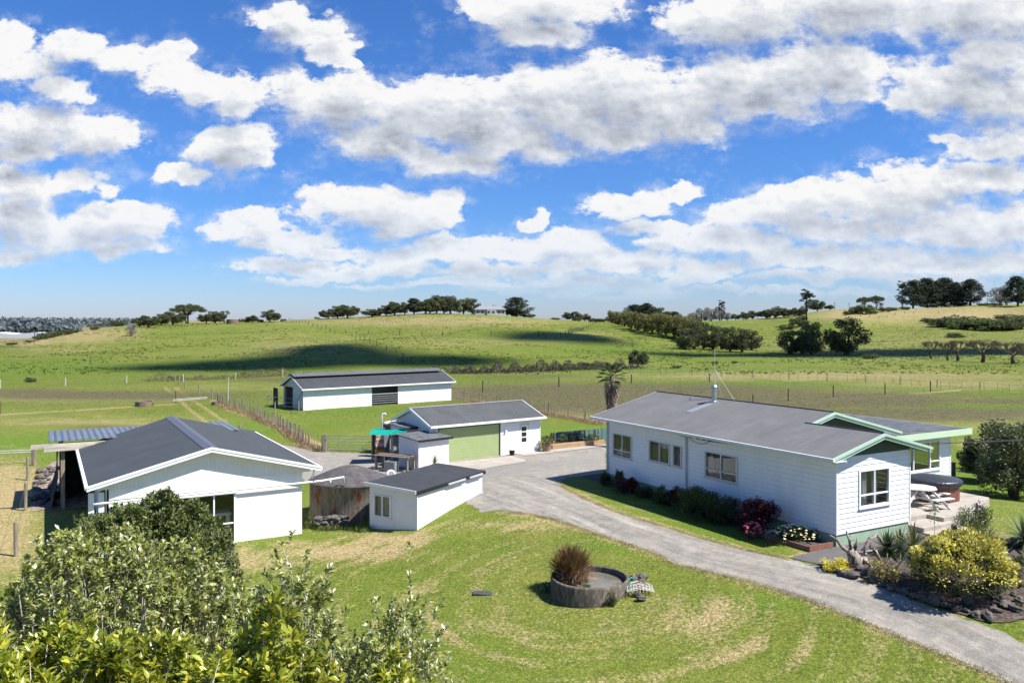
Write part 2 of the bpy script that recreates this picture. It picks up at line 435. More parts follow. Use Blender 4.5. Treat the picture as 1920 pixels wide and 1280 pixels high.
# ------------------------------------------------------------------ ground sheet
POND = PG(1106, 1107)
def build_ground():
    ys = np.concatenate([np.linspace(-60, 6, 14), np.geomspace(8, 9, 3)[:-1], 9 * 1.0105 ** np.arange(0, 420), np.geomspace(9 * 1.0105 ** 420 * 1.02, 14000, 90)])
    us = np.concatenate([-np.geomspace(6, 0.72, 24)[:-1], np.linspace(-0.72, 0.72, 430), np.geomspace(0.72, 6, 24)[1:]])
    Yg, Ug = np.meshgrid(ys, us, indexing='ij')
    Xg = Ug * np.maximum(Yg, 9.0)
    Z = G(Xg, Yg)
    nY, nU = Yg.shape
    V = np.stack([Xg, Yg, Z], -1).reshape(-1, 3)
    idx = np.arange(nY * nU).reshape(nY, nU)
    f = np.stack([idx[:-1, :-1], idx[:-1, 1:], idx[1:, 1:], idx[1:, :-1]], -1).reshape(-1, 4)
    px = (CX + F * Xg / np.maximum(Yg, 9)).ravel(); py = (HY + F * (CH - Z) / np.maximum(Yg, 9)).ravel()
    A = np.zeros((len(px), 4), np.float32)
    def ell(ch, cx, cy, rx, ry, s, slope=0.0, p=2.0):
        d = (np.abs((px - cx) / rx) ** 2 + np.abs((py - cy - slope * (px - cx)) / ry) ** 2)
        A[:, ch] = np.maximum(A[:, ch], s * np.exp(-d ** (p / 2) * 0.9))
    def line(ch, pts, w, s):
        best = np.full(len(px), 1e9)
        for (x0, y0), (x1, y1) in zip(pts[:-1], pts[1:]):
            dx, dy = x1 - x0, y1 - y0
            tt = np.clip(((px - x0) * dx + (py - y0) * dy * 9) / (dx * dx + dy * dy * 9), 0, 1)
            best = np.minimum(best, np.hypot((px - x0 - tt * dx) * .5, py - y0 - tt * dy))
        A[:, ch] = np.maximum(A[:, ch], s * np.exp(-(best / w) ** 2))
    R, Gc, B = 0, 1, 2
    for a in [(180, 790, 260, 14, .55), (120, 745, 300, 12, .6), (480, 725, 200, 10, .4), (640, 760, 160, 8, .3), (700, 625, 900, 34, .22), (300, 660, 400, 26, .18), (1700, 650, 500, 50, .4), (15, 930, 62, 75, 1.0), (5, 1010, 75, 60, .9), (40, 905, 60, 30, .7), (655, 1035, 120, 16, 1.25), (735, 1012, 75, 14, 1.2), (430, 1050, 130, 28, .62),
              (560, 1020, 60, 10, .6), (140, 625, 150, 26, .8), (100, 655, 120, 10, .5), (800, 602, 330, 13, .75), (560, 650, 170, 25, .5), (870, 640, 220, 14, .45), (1100, 630, 120, 16, .4),
              (1800, 590, 260, 22, .95), (1600, 590, 110, 14, .9), (1500, 640, 260, 18, .4), (1550, 705, 480, 12, .75), (1800, 720, 260, 14, .65), (1200, 775, 260, 10, .5), (1730, 800, 200, 14, .45),
              (1835, 832, 45, 9, 1.2), (150, 700, 10, 10, 0), (1080, 770, 60, 7, 1.0), (950, 1180, 170, 60, .5), (1340, 1160, 120, 40, .5), (1380, 1210, 130, 40, .45), (960, 985, 120, 12, .55),
              (1490, 1042, 30, 4, 1.0), (1530, 1040, 40, 6, .9), (250, 795, 160, 12, .5), (40, 640, 80, 8, 1.2), (60, 615, 200, 3, 1.0), (1640, 935, 20, 10, .2), (1850, 1000, 60, 30, .35)]:
        ell(R, *a)
    for a in [(1150, 738, 420, 19, 1.3), (1500, 750, 330, 17, 1.25), (1250, 762, 340, 16, 1.2), (1700, 777, 340, 14, 1.15), (1850, 752, 180, 9, .7), (190, 741, 330, 10, .95), (60, 735, 160, 8, .8), (570, 712, 130, 6, .8),
              (190, 800, 120, 6, .6), (640, 740, 160, 8, .5), (1000, 705, 150, 5, .6), (420, 690, 150, 6, .4), (1840, 640, 200, 10, .35), (880, 640, 300, 8, .2)]:
        ell(Gc, *a)
    for a in [(100, 690, 330, 16, .8), (650, 680, 400, 14, .55), (650, 768, 230, 12, .85), (60, 835, 260, 24, .9), (420, 800, 120, 20, .8), (1250, 693, 350, 4, 1.0), (1550, 722, 460, 5, 1.1, .03), (1820, 762, 200, 5, 1.0, .03),
              (1050, 735 - 40, 250, 4, .8), (1100, 810, 110, 12, 1.0), (1880, 900, 90, 50, .7), (970, 596, 60, 3, 1.2), (1180, 1020, 130, 16, .8), (1120, 980, 90, 10, .5), (1450, 1130, 140, 25, .7),
              (1450, 640, 200, 14, .5), (1130, 655, 200, 14, .55), (600, 790, 120, 10, .5), (1600, 675, 400, 6, .8), (440, 655, 90, 14, .4), (1250, 980, 260, 60, .6, .33), (930, 1030, 130, 25, .4)]:
        ell(B, *a)
    line(R, [(310, 727), (333, 745), (352, 765), (385, 790)], 2.2, .95)
    line(R, [(330, 727), (352, 745), (385, 765), (425, 793)], 2.2, .95)
    line(R, [(0, 777), (160, 768), (330, 757)], 1.4, .95)
    line(R, [(1380, 760), (1600, 747), (1800, 731)], 1.6, 1.25)
    line(R, [(1000, 736), (1200, 728), (1330, 724)], 1.2, .8)
    line(R, [(860, 742), (900, 752), (1010, 772), (1130, 790)], 3.2, 1.3)
    line(R, [(400, 752), (430, 768), (520, 795), (560, 812), (600, 835)], 3.5, 1.15)
    line(R, [(30, 1060), (45, 960), (62, 880)], 4, .8)
    # dry fringe along the drive edges
    for pts in [[(1900, 1285), (1700, 1200), (1500, 1120), (1300, 1066), (1240, 1043), (1100, 995), (1000, 965), (930, 957)],
                [(1050, 905), (1060, 915), (1160, 960), (1330, 1012), (1480, 1047), (1540, 1035)]]:
        line(R, pts, 4.0, .8)
    farp = sm(0, 60, V[:, 1] - np.interp(px, HC, HYR) - 40) * (px < 700)
    A[:, 0] = np.maximum(A[:, 0], farp * (.55 + .35 * np.sin(V[:, 0] / 60 + V[:, 1] / 150))); A[:, 1] = np.maximum(A[:, 1], farp * .45); A[:, 2] *= 1 - farp
    near = 1 - sm(66, 95, V[:, 1])
    A[:, 3] = near
    o = npmesh('ground', V, f, MG, smooth=True, attrs={'zone': A})
    return tag(o, kind='structure', label='grassy paddocks and hills')
mg, t = newmat('ground_grass'); MG = mg
out = t.n('ShaderNodeOutputMaterial'); b = t.n('ShaderNodeBsdfPrincipled'); t.l(b.outputs[0], out.inputs[0])
at = t.n('ShaderNodeAttribute', attribute_name='zone'); sp = t.n('ShaderNodeSeparateColor'); t.l(at.outputs['Color'], sp.inputs[0])
pos = t.n('ShaderNodeNewGeometry').outputs['Position']
n0 = t.noise(pos, 0.03, 4, 0.6); n1 = t.noise(pos, 0.22, 5, 0.65, 0.5); n2 = t.noise(pos, 1.1, 5, 0.65, 0.3); n3 = t.noise(pos, 9, 3, 0.7)
nearv = at.outputs['Alpha']
# mowing arcs round the trough: noise stretched along circles about it
rel = t.vmath('SUBTRACT', pos, (POND.x, POND.y, 0)); s2 = t.n('ShaderNodeSeparateXYZ'); t.l(rel, s2.inputs[0])
wob = t.math('MULTIPLY', t.math('SUBTRACT', t.noise(pos, 0.12, 2), 0.5), 2.2)
rad = t.math('ADD', t.math('SQRT', t.math('ADD', t.math('MULTIPLY', s2.outputs[0], s2.outputs[0]), t.math('MULTIPLY', s2.outputs[1], s2.outputs[1]))), wob)
ang = t.math('ARCTAN2', s2.outputs[1], s2.outputs[0])
cv = t.n('ShaderNodeCombineXYZ'); t.l(t.math('MULTIPLY', rad, 1.5), cv.inputs[0]); t.l(t.math('MULTIPLY', ang, 1.1), cv.inputs[1])
arc = t.noise(cv.outputs[0], 1.0, 3, 0.6)
arcw = t.math('SINE', t.math('MULTIPLY', rad, 2 * math.pi / 0.95))
nearR = t.math('MULTIPLY', t.rmp(rad, 2.2, 4.0), t.rmp(rad, 8.5, 16, 1, 0.12))
arcs = t.math('MULTIPLY', t.math('ADD', t.math('MULTIPLY', arcw, 0.09), t.math('MULTIPLY', t.math('SUBTRACT', arc, 0.5), 1.5)), nearR)
lawn = t.math('MULTIPLY', nearv, t.rmp(s2.outputs[1], 28, 14, 0, 1))
dryv = t.math('ADD', t.math('MULTIPLY', sp.outputs[0], 0.75), t.math('MULTIPLY', arcs, lawn))
nn = t.math('ADD', t.math('MULTIPLY', t.math('SUBTRACT', n1, 0.5), 0.9), t.math('MULTIPLY', t.math('SUBTRACT', n2, 0.5), 0.9))
nn = t.math('ADD', nn, t.math('MULTIPLY', t.math('SUBTRACT', n3, 0.5), 1.0))
dm = t.rmp(t.math('ADD', t.math('ADD', dryv, nn), t.math('MULTIPLY', lawn, 0.12)), 0.20, 0.72)
bm_ = t.rmp(t.math('ADD', sp.outputs[1], t.math('MULTIPLY', nn, 0.9)), 0.25, 0.75)
lm = t.rmp(t.math('ADD', sp.outputs[2], t.math('MULTIPLY', nn, 1.0)), 0.15, 0.85)
green = t.mix(t.rmp(t.math('ADD', t.math('MULTIPLY', n0, .6), t.math('MULTIPLY', t.noise(t.scale(pos, (1, .6, 1)), .07, 4, .65, .6), .4)), 0.42, 0.58), (0.120, 0.162, 0.018), (0.205, 0.205, 0.044))
green = t.mix(t.rmp(n2, 0.35, 0.7), green, (0.105, 0.150, 0.016))
c = t.mix(lm, green, (0.108, 0.172, 0.018))
c = t.mix(dm, c, t.mix(n3, (0.25, 0.195, 0.075), (0.42, 0.33, 0.17)))
c = t.mix(t.math('MULTIPLY', bm_, 0.93), c, t.mix(t.rmp(n2, .3, .7), (0.075, 0.072, 0.026), (0.155, 0.128, 0.070)))
# dark tussocks out in the paddocks
vo = t.n('ShaderNodeTexVoronoi'); vo.inputs['Scale'].default_value = 0.55; vo.inputs['Randomness'].default_value = 1
t.l(t.vmath('ADD', pos, t.vmath('SCALE', t.noise(pos, 1.2, 2, 0.5, 0, 1))), vo.inputs['Vector'])
tus = t.math('MULTIPLY', t.rmp(t.math('ADD', vo.outputs['Distance'], t.math('MULTIPLY', n1, 0.9)), 0.72, 0.52), t.rmp(nearv, 0, 1, 0.8, 0.0))
c = t.mix(t.math('MULTIPLY', tus, t.rmp(s2.outputs[1], 70, 160, 0.12, 0.6)), c, (0.055, 0.105, 0.012))
c = t.mix(1.0, c, t.rmp(n3, 0.25, 0.75, 0.50, 1.50), 'MULTIPLY')
c = t.mix(nearv, c, t.mix(1.0, c, t.rmp(t.noise(t.scale(pos, (1, .5, 1)), 26, 2, .7), .3, .7, .68, 1.32), 'MULTIPLY'))
t.l(c, b.inputs['Base Color']); b.inputs['Roughness'].default_value = 0.9; b.inputs['Specular IOR Level'].default_value = 0.15
hb = t.math('ADD', t.math('MULTIPLY', t.noise(pos, 14, 4, 0.7), 0.06), t.math('MULTIPLY', t.noise(pos, 1.6, 4, 0.7), t.rmp(nearv, 0, 1, 0.75, 0.10)))
hb = t.math('ADD', hb, t.math('MULTIPLY', tus, 0.35))
bp = t.n('ShaderNodeBump'); bp.inputs['Strength'].default_value = 0.8; bp.inputs['Distance'].default_value = 1.0
t.l(hb, bp.inputs['Height']); t.l(bp.outputs[0], b.inputs['Normal'])
build_ground()

def drape(name, pxpts, off, mat, spacing=0.5, wob=0.06, world=False, kind='structure', label=None, th=0.0):
    pts = []
    for p in pxpts:
        if world: pts.append(Vector((p[0], p[1])))
        else:
            w = PG(*p)
            pts.append(Vector((w.x, w.y)))
    out = []
    n = len(pts)
    for i in range(n):
        a, b_ = pts[i], pts[(i + 1) % n]
        k = max(1, int((b_ - a).length / 0.25))
        nrm = Vector((-(b_ - a).y, (b_ - a).x)).normalized()
        for j in range(k):
            p = a.lerp(b_, j / k)
            out.append(p + nrm * wob * (0.6 * math.sin(p.x * 2.1 + p.y * 1.3) + 0.5 * math.sin(p.x * 7.7 - p.y * 5.1) + random.uniform(-.7, .7)) if wob else p)
    nb = len(out)
    xs = [p.x for p in out]; ysv = [p.y for p in out]
    grid = []
    x = min(xs)
    while x < max(xs):
        y = min(ysv)
        while y < max(ysv):
            grid.append(Vector((x + random.uniform(-.03, .03), y + random.uniform(-.03, .03)))); y += spacing
        x += spacing
    r = delaunay_2d_cdt(out + grid, [], [list(range(nb))], 1, 1e-5)
    vs2, fs = r[0], r[2]
    X = np.array([v.x for v in vs2]); Y = np.array([v.y for v in vs2])
    Zv = G(X, Y) + off
    me = bpy.data.meshes.new(name)
    me.from_pydata([(float(a), float(b2), float(c2)) for a, b2, c2 in zip(X, Y, Zv)], [], [tuple(f) for f in fs])
    me.polygons.foreach_set('use_smooth', [True] * len(me.polygons))
    me.materials.append(mat); me.update()
    o = bpy.data.objects.new(name, me); link(o)
    return tag(o, kind=kind, label=label)

LANE = [(980, 915), (1060, 945), (1160, 990), (1300, 1040), (1450, 1080), (1600, 1118), (1750, 1172), (1900, 1245), (2050, 1315), (2350, 1480)]
def add_lane(o):
    L_ = [PG(*p) for p in LANE]; me = o.data; n = len(me.vertices); co_ = np.empty(n * 3); me.vertices.foreach_get('co', co_); co_ = co_.reshape(-1, 3)
    best = np.full(n, 1e9); lat = np.zeros(n); al = np.zeros(n); s0 = 0
    for a, b_ in zip(L_[:-1], L_[1:]):
        d = np.array([b_.x - a.x, b_.y - a.y]); L = np.hypot(*d); d /= L
        r_ = co_[:, :2] - [a.x, a.y]; q_ = np.clip(r_ @ d, 0, L); la = r_[:, 0] * d[1] - r_[:, 1] * d[0]; ds = np.hypot(*(r_ - q_[:, None] * d).T)
        k = ds < best; best[k] = ds[k]; lat[k] = la[k]; al[k] = (s0 + q_)[k]; s0 += L
    at = me.attributes.new('lane', 'FLOAT_VECTOR', 'POINT'); at.data.foreach_set('vector', np.stack([lat, al, best], 1).astype(np.float32).ravel())
def trk(t, c, tc):
    ln = t.n('ShaderNodeAttribute', attribute_name='lane').outputs['Vector']
    sx = t.n('ShaderNodeSeparateXYZ'); t.l(ln, sx.inputs[0])
    stn = t.noise(t.scale(ln, (3.2, .22, 0)), 1.0, 4, .65)
    near_ = t.rmp(sx.outputs[2], 2.6, 4.2, 1, 0)
    tw = t.math('ABSOLUTE', t.math('SUBTRACT', t.math('ABSOLUTE', sx.outputs[0]), .78))
    trkm = t.math('MULTIPLY', t.rmp(tw, .38, .12), near_)
    c = t.mix(t.math('MULTIPLY', trkm, .55), c, t.mix(1.0, c, (1.28, 1.27, 1.25), 'MULTIPLY'))
    c = t.mix(near_, c, t.mix(1.0, c, t.rmp(stn, .3, .7, .66, 1.28), 'MULTIPLY'))
    n = t.noise(tc, 38, 3, 0.85); n2 = t.noise(tc, 0.5, 4, 0.6, 0.5)
    n5 = t.noise(tc, 2.6, 5, 0.75, 0.6); c = t.mix(t.rmp(n5, .35, .65), t.mix(1.0, c, (0.80, 0.80, 0.82), 'MULTIPLY'), t.mix(1.0, c, (1.16, 1.15, 1.12), 'MULTIPLY'))
    c = t.mix(t.rmp(n, 0.35, 0.7), t.mix(1.0, c, (0.52, 0.52, 0.52), 'MULTIPLY'), t.mix(1.0, c, (1.25, 1.25, 1.22), 'MULTIPLY'))
    return t.mix(t.math('MULTIPLY', t.rmp(n2, 0.5, 0.75), 0.5), c, (0.34, 0.30, 0.23))
GRAVEL = M('gravel', (0.31, 0.288, 0.25), 0.92, 0.10, 1.2, bump=0.012, bscale=45, spec=0.2, tri=trk, stretch=(1, 1, 1))
CONC = M('concrete', (0.38, 0.34, 0.285), 0.85, 0.14, 1.5, bump=0.003, bscale=30, spec=0.2, col2=(0.30, 0.27, 0.24), thr=(.5, .75))
SOIL = M('garden_soil', (0.080, 0.060, 0.050), 0.95, 0.4, 6, bump=0.03, bscale=14, spec=0.1, col2=(0.16, 0.13, 0.11), thr=(.5, .62))
ASPH = M('asphalt', (0.12, 0.115, 0.11), 0.9, 0.12, 3, bump=0.004, bscale=60, spec=0.2)
DRIVE = [(2300, 1560), (2080, 1370), (1925, 1292), (1800, 1241), (1700, 1200), (1600, 1158), (1500, 1120), (1400, 1090), (1300, 1066), (1262, 1058), (1240, 1043), (1180, 1022), (1100, 995), (1040, 975), (1000, 965), (960, 960), (930, 957), (905, 960),
         (870, 940), (800, 930), (700, 925), (600, 920), (520, 870), (475, 828), (515, 831), (560, 838), (600, 846), (700, 850), (780, 846), (1015, 842), (1070, 842), (1136, 834), (1136, 884), (1100, 892), (1062, 896), (1048, 904),
         (1062, 917), (1100, 936), (1160, 961), (1240, 986), (1330, 1013), (1420, 1036), (1480, 1048), (1545, 1062), (1600, 1079), (1640, 1095), (1760, 1141), (1850, 1170), (1960, 1222), (2120, 1292), (2400, 1430)]
drape('driveway', DRIVE, 0.008, GRAVEL, wob=0.10, label='grey gravel driveway and yard'); add_lane(bpy.data.objects['driveway'])
drape('path', [(1480, 1046), (1530, 1034), (1572, 1024), (1640, 1010), (1700, 996), (1752, 990), (1762, 1008), (1690, 1030), (1620, 1052), (1580, 1060), (1545, 1060)], 0.022, ASPH, wob=0.0, label='dark asphalt path to the steps')
drape('garden_bed', [(1548, 1061), (1590, 1052), (1650, 1032), (1700, 1012), (1760, 1000), (1800, 1003), (1860, 1010), (1935, 1018), (1990, 1060), (1990, 1150), (1935, 1160), (1880, 1166), (1850, 1168), (1760, 1139), (1640, 1093), (1600, 1077)], 0.03, SOIL, wob=0.08, label='dark garden bed beside the driveway')
drape('flower_border', [(1090, 893), (1137, 886), (1565, 1021), (1560, 1030), (1500, 1026), (1430, 1008), (1330, 974), (1240, 945), (1160, 917)], 0.024, SOIL, wob=0.05, label='dark flower border along the house')
drape('concrete_apron', [(838, 868), (960, 855), (985, 862), (985, 866), (880, 885), (838, 890)], 0.03, CONC, wob=0.0, label='pale concrete apron before the green garage door')
drape('concrete_strip', [(960, 850), (1014, 845), (1136, 833), (1136, 837), (1015, 851), (985, 855)], 0.035, CONC, wob=0.0, label='pale concrete strip')
drape('bare_soil', [(62, 900), (95, 868), (128, 858), (200, 868), (215, 940), (150, 953), (60, 958)], 0.02, M('bare_clay', (0.22, 0.16, 0.12), 0.95, 0.4, 2, bump=0.05, bscale=6, col2=(0.38, 0.33, 0.29), thr=(.5, .6)), label='bare clay and rubble ground')
# ------------------------------------------------------------------ shared materials
def grime(t, c, tc):
    n = t.noise(t.scale(tc, (2.5, 2.5, .5)), 1.0, 5, .7, .3); n2 = t.noise(tc, .35, 3, .6)
    return t.mix(t.math('MULTIPLY', t.rmp(t.math('ADD', t.math('MULTIPLY', n, .6), t.math('MULTIPLY', n2, .4)), .48, .70), .30), c, (.50, .49, .44))
WHITE = M('white_paint', (0.78, 0.78, 0.775), 0.55, 0.03, 1.0, spec=0.35, bump=0.0008, bscale=60, tri=grime)
WHITE2 = M('white_trim', (0.76, 0.77, 0.77), 0.5, 0.04, 3)
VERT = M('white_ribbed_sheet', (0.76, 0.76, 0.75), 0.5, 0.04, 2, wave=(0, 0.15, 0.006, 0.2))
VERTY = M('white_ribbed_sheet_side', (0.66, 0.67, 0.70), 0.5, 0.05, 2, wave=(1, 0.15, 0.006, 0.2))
ROOFG = M('grey_roof', (0.140, 0.137, 0.130), 0.65, 0.07, 0.7, wave=(1, 0.135, 0.006), col2=(0.168, 0.164, 0.155), thr=(.50, .75), spec=0.4)
ROOFD = M('dark_roof', (0.055, 0.060, 0.060), 0.6, 0.10, 0.8, wave=(1, 0.19, 0.012), spec=0.45)
ROOFX = M('dark_roof_across', (0.055, 0.057, 0.062), 0.5, 0.10, 0.8, wave=(0, 0.19, 0.012), spec=0.45)
FLAT = M('felt_roof', (0.043, 0.045, 0.048), 0.75, 0.15, 2, bump=0.002, bscale=40, spec=0.3)
MINT = M('mint_fascia', (0.40, 0.54, 0.42), 0.5, 0.04, 2)
MINTD = M('mint_foundation', (0.27, 0.37, 0.26), 0.8, 0.10, 2)
DGREEN = M('dark_green_panel', (0.055, 0.085, 0.060), 0.7, 0.08, 2, wave=(0, 0.30, 0.006, 0.9))
BLACK = M('black_edge', (0.012, 0.012, 0.013), 0.7, 0.1, 5)
ALU = M('aluminium_frame', (0.55, 0.53, 0.50), 0.4, 0.05, 5, spec=0.5)
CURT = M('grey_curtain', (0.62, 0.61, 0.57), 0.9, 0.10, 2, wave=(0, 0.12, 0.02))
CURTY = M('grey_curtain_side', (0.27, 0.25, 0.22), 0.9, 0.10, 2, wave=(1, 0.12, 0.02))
DOORG = M('sage_roller_door', (0.31, 0.38, 0.17), 0.5, 0.04, 2, spec=0.4)
GLASS = glassmat()
STEEL = M('galvanised_steel', (0.45, 0.47, 0.48), 0.35, 0.12, 6, metal=0.85)
WOODG = M('weathered_wood', (0.24, 0.20, 0.155), 0.85, 0.35, 3, bump=0.004, bscale=30, stretch=(4, 4, .6), spec=0.2)
WOODD = M('dark_timber', (0.10, 0.075, 0.055), 0.85, 0.35, 3, bump=0.004, bscale=30, spec=0.2)
PVC = M('white_pvc', (0.72, 0.72, 0.72), 0.35, 0.02, 3, spec=0.5)
DARKIN = M('dark_interior', (0.03, 0.028, 0.026), 0.9, 0.3, 2)

def fmap(kind, c):
    return {'F': lambda u, v, w: (u, c - w, v), 'B': lambda u, v, w: (u, c + w, v),
            'L': lambda u, v, w: (c - w, u, v), 'R': lambda u, v, w: (c + w, u, v)}[kind]
def lap(mb, f, u0, u1, v0, v1, ops=(), board=0.18, proud=0.013, topf=None):
    cuts = sorted(set([v0 + board * i for i in range(int((v1 - v0) / board) + 2) if v0 + board * i < v1] + [v1] + [o[k] for o in ops for k in (2, 3) if v0 < o[k] < v1]))
    for a, b in zip(cuts[:-1], cuts[1:]):
        if b - a < 1e-4: continue
        k = math.floor((a - v0) / board + 1e-6)
        wa = proud * (1 - (a - v0 - k * board) / board); wb = proud * (1 - (b - v0 - k * board) / board)
        wb = max(wb, 0.0)
        us = [(u0, u1)]
        for (p0, p1, q0, q1) in ops:
            if q0 < b - 1e-4 and q1 > a + 1e-4:
                nu = []
                for (x0, x1) in us:
                    if p1 <= x0 or p0 >= x1: nu.append((x0, x1)); continue
                    if p0 > x0: nu.append((x0, p0))
                    if p1 < x1: nu.append((p1, x1))
                us = nu
        for (x0, x1) in us:
            mb.quad(f(x0, a, wa), f(x1, a, wa), f(x1, b, wb), f(x0, b, wb))
            if abs(a - v0 - k * board) < 1e-4:
                if board < 1: mb.cur = 1; mb.quad(f(x0, a - .001, wa + .0015), f(x1, a - .001, wa + .0015), f(x1, a + .011, wa + .0015), f(x0, a + .011, wa + .0015)); mb.cur = 0  # grey strip at each board foot paints in the shadow line of the lap
def flatwall(mb, f, u0, u1, v0, v1, ops=()):
    lap(mb, f, u0, u1, v0, v1, ops, board=100, proud=0.0)
def fbox(mb, f, u0, u1, v0, v1, w0, w1):
    a = f(u0, v0, w0); b = f(u1, v1, w1)
    mb.box(a[0], b[0], a[1], b[1], a[2], b[2])
def window(parent, f, u0, u1, v0, v1, vm=(), hm=(), mat=None, curt=None, sill=True, side=False, fw=0.05, label=None, hspan=None):
    mat = mat or WHITE2
    mb = MB()
    fbox(mb, f, u0 - .03, u0 + fw, v0, v1, -0.06, 0.045); fbox(mb, f, u1 - fw, u1 + .03, v0, v1, -0.06, 0.045)
    fbox(mb, f, u0 + fw, u1 - fw, v0, v0 + fw, -0.06, 0.042); fbox(mb, f, u0 - .03, u1 + .03, v1, v1 + .04, -0.06, 0.047)
    for m in vm: fbox(mb, f, m - .028, m + .028, v0 + fw, v1, -0.05, 0.030)
    for i, m in enumerate(hm):
        a, b = hspan if hspan else (u0 + fw, u1 - fw)
        fbox(mb, f, a, b, m - .024, m + .024, -0.048, 0.026)
    fr = mb.build('window', mat, parent)
    if label: fr['label'] = label
    g = MB(); g.quad(f(u0, v0, -.02), f(u1, v0, -.02), f(u1, v1, -.02), f(u0, v1, -.02)); g.build('pane', GLASS, fr)
    if sill:
        s_ = MB(); fbox(s_, f, u0 - .05, u1 + .05, v0 - .05, v0 - .002, -0.02, 0.075); s_.build('sill', mat, fr)
    if curt:
        c = MB()
        for (a, b, z0, z1) in curt:
            n = max(6, int((b - a) / .04))
            for i in range(n):
                x0 = a + (b - a) * i / n; x1 = a + (b - a) * (i + 1) / n
                w0 = -.16 - .035 * math.sin(i * 1.3); w1 = -.16 - .035 * math.sin((i + 1) * 1.3)
                c.quad(f(x0, z0, w0), f(x1, z0, w1), f(x1, z1, w1), f(x0, z1, w0))
        c.build('curtain', CURTY if side else CURT, fr)
    return fr
def barge(mb, pts, y0, y1, d, lip=0.05):
    """sloping boards under a roof edge; pts (x, z) polyline, board depth d between planes y0..y1"""
    for (xa, za), (xb, zb) in zip(pts[:-1], pts[1:]):
        vsn = [(xa, y0, za), (xb, y0, zb), (xb, y0, zb - d), (xa, y0, za - d), (xa, y1, za), (xb, y1, zb), (xb, y1, zb - d), (xa, y1, za - d)]
        mb.add(vsn, [(3, 2, 1, 0), (4, 5, 6, 7), (0, 1, 5, 4), (1, 2, 6, 5), (2, 3, 7, 6), (3, 0, 4, 7)])
        vs2 = [(xa, y0 - lip, za + .01), (xb, y0 - lip, zb + .01), (xb, y0 - lip, zb - d * .42), (xa, y0 - lip, za - d * .42), (xa, y0, za + .01), (xb, y0, zb + .01), (xb, y0, zb - d * .42), (xa, y0, za - d * .42)]
        mb.add(vs2, [(3, 2, 1, 0), (0, 1, 5, 4), (2, 3, 7, 6), (1, 2, 6, 5), (3, 0, 4, 7)])

# ------------------------------------------------------------------ the house
RZ = math.atan2(0.4923, 0.8704)
H = thing('house', 'long white weatherboard house with grey roof and mint green gables beside the driveway', 'house', (11.40, 29.05, 0), RZ)
fF = fmap('F', 0); fL = fmap('L', 0)
winL = [(11.62, 13.08, 1.395, 2.457), (8.88, 10.31, 1.565, 2.457), (8.11, 8.66, 1.56, 2.457), (4.77, 6.61, 1.43, 2.465)]
w = MB()
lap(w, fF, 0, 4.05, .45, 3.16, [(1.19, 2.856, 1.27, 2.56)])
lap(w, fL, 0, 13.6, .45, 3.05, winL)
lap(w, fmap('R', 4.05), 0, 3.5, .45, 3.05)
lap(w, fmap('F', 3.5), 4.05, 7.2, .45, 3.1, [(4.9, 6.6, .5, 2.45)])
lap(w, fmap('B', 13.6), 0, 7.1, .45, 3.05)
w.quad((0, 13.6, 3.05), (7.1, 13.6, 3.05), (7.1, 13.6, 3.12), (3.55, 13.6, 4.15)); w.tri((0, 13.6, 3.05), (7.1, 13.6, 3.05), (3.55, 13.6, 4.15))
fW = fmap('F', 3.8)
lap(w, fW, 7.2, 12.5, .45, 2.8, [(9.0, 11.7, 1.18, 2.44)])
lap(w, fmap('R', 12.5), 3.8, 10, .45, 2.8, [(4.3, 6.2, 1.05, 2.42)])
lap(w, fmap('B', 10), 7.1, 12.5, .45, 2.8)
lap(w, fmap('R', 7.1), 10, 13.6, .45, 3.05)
for (x, y, z1) in [(0, 0, 3.12), (4.05, 0, 3.12), (12.5, 3.8, 2.75), (0, 13.6, 3.0)]:
    w.box(x - .028, x + .028, y - .028, y + .028, .44, z1)
w.build('wall', [WHITE, M('lap_shadow_strip', (.58, .59, .60), .8, .1, 3)], H)
fd = MB()
for (x0, x1, y0, y1) in [(.03, 4.02, .03, 3.5), (.03, 7.1, 3.5, 13.57), (7.1, 12.47, 3.83, 9.97)]:
    fd.box(x0, x1, y0, y1, -1.5, .447)
fd.box(.75, 1.0, .015, .03, .16, .34)
fd.build('foundation', MINTD, H)
wv = window(H, fF, 1.19, 2.856, 1.27, 2.56, (2.03,), (1.70,), curt=[(1.24, 1.78, 1.32, 2.5), (2.1, 2.42, 1.32, 2.5)], label='two by two pane window in the gable end with pale curtains')
for i, (a, b, c, d) in enumerate(winL):
    window(H, fL, a, b, c, d, ((a + b) / 2,) if i != 2 else (), {0: (1.72,), 3: (1.79,)}.get(i, ()), mat=ALU,
           curt=[(a + .05, b - .05, c + .05, d - .03)] if i in (1, 2) else ([(b - .3, b - .05, c, d)] if i == 3 else None), side=True)
window(H, fW, 9.0, 11.7, 1.18, 2.44, (9.79, 10.99), (1.55,), hspan=(11.0, 11.67))
window(H, fmap('F', 3.5), 4.9, 6.6, .5, 2.45, (5.75,), ())
window(H, fmap('R', 12.5), 4.3, 6.2, 1.05, 2.42, (), ())
pt = MB(); pt.box(.2, 6.9, 7.4, 7.5, .5, 3.0); pt.box(6.8, 6.9, 3.6, 13.4, .5, 2.9); pt.box(.1, 12.4, 3.95, 9.9, .46, .5); pt.box(.1, 3.95, .1, 13.4, .46, .5)
pt.build('interior_partition', M('inner_wall', (.12, .11, .10), .9, .05, 1), H)
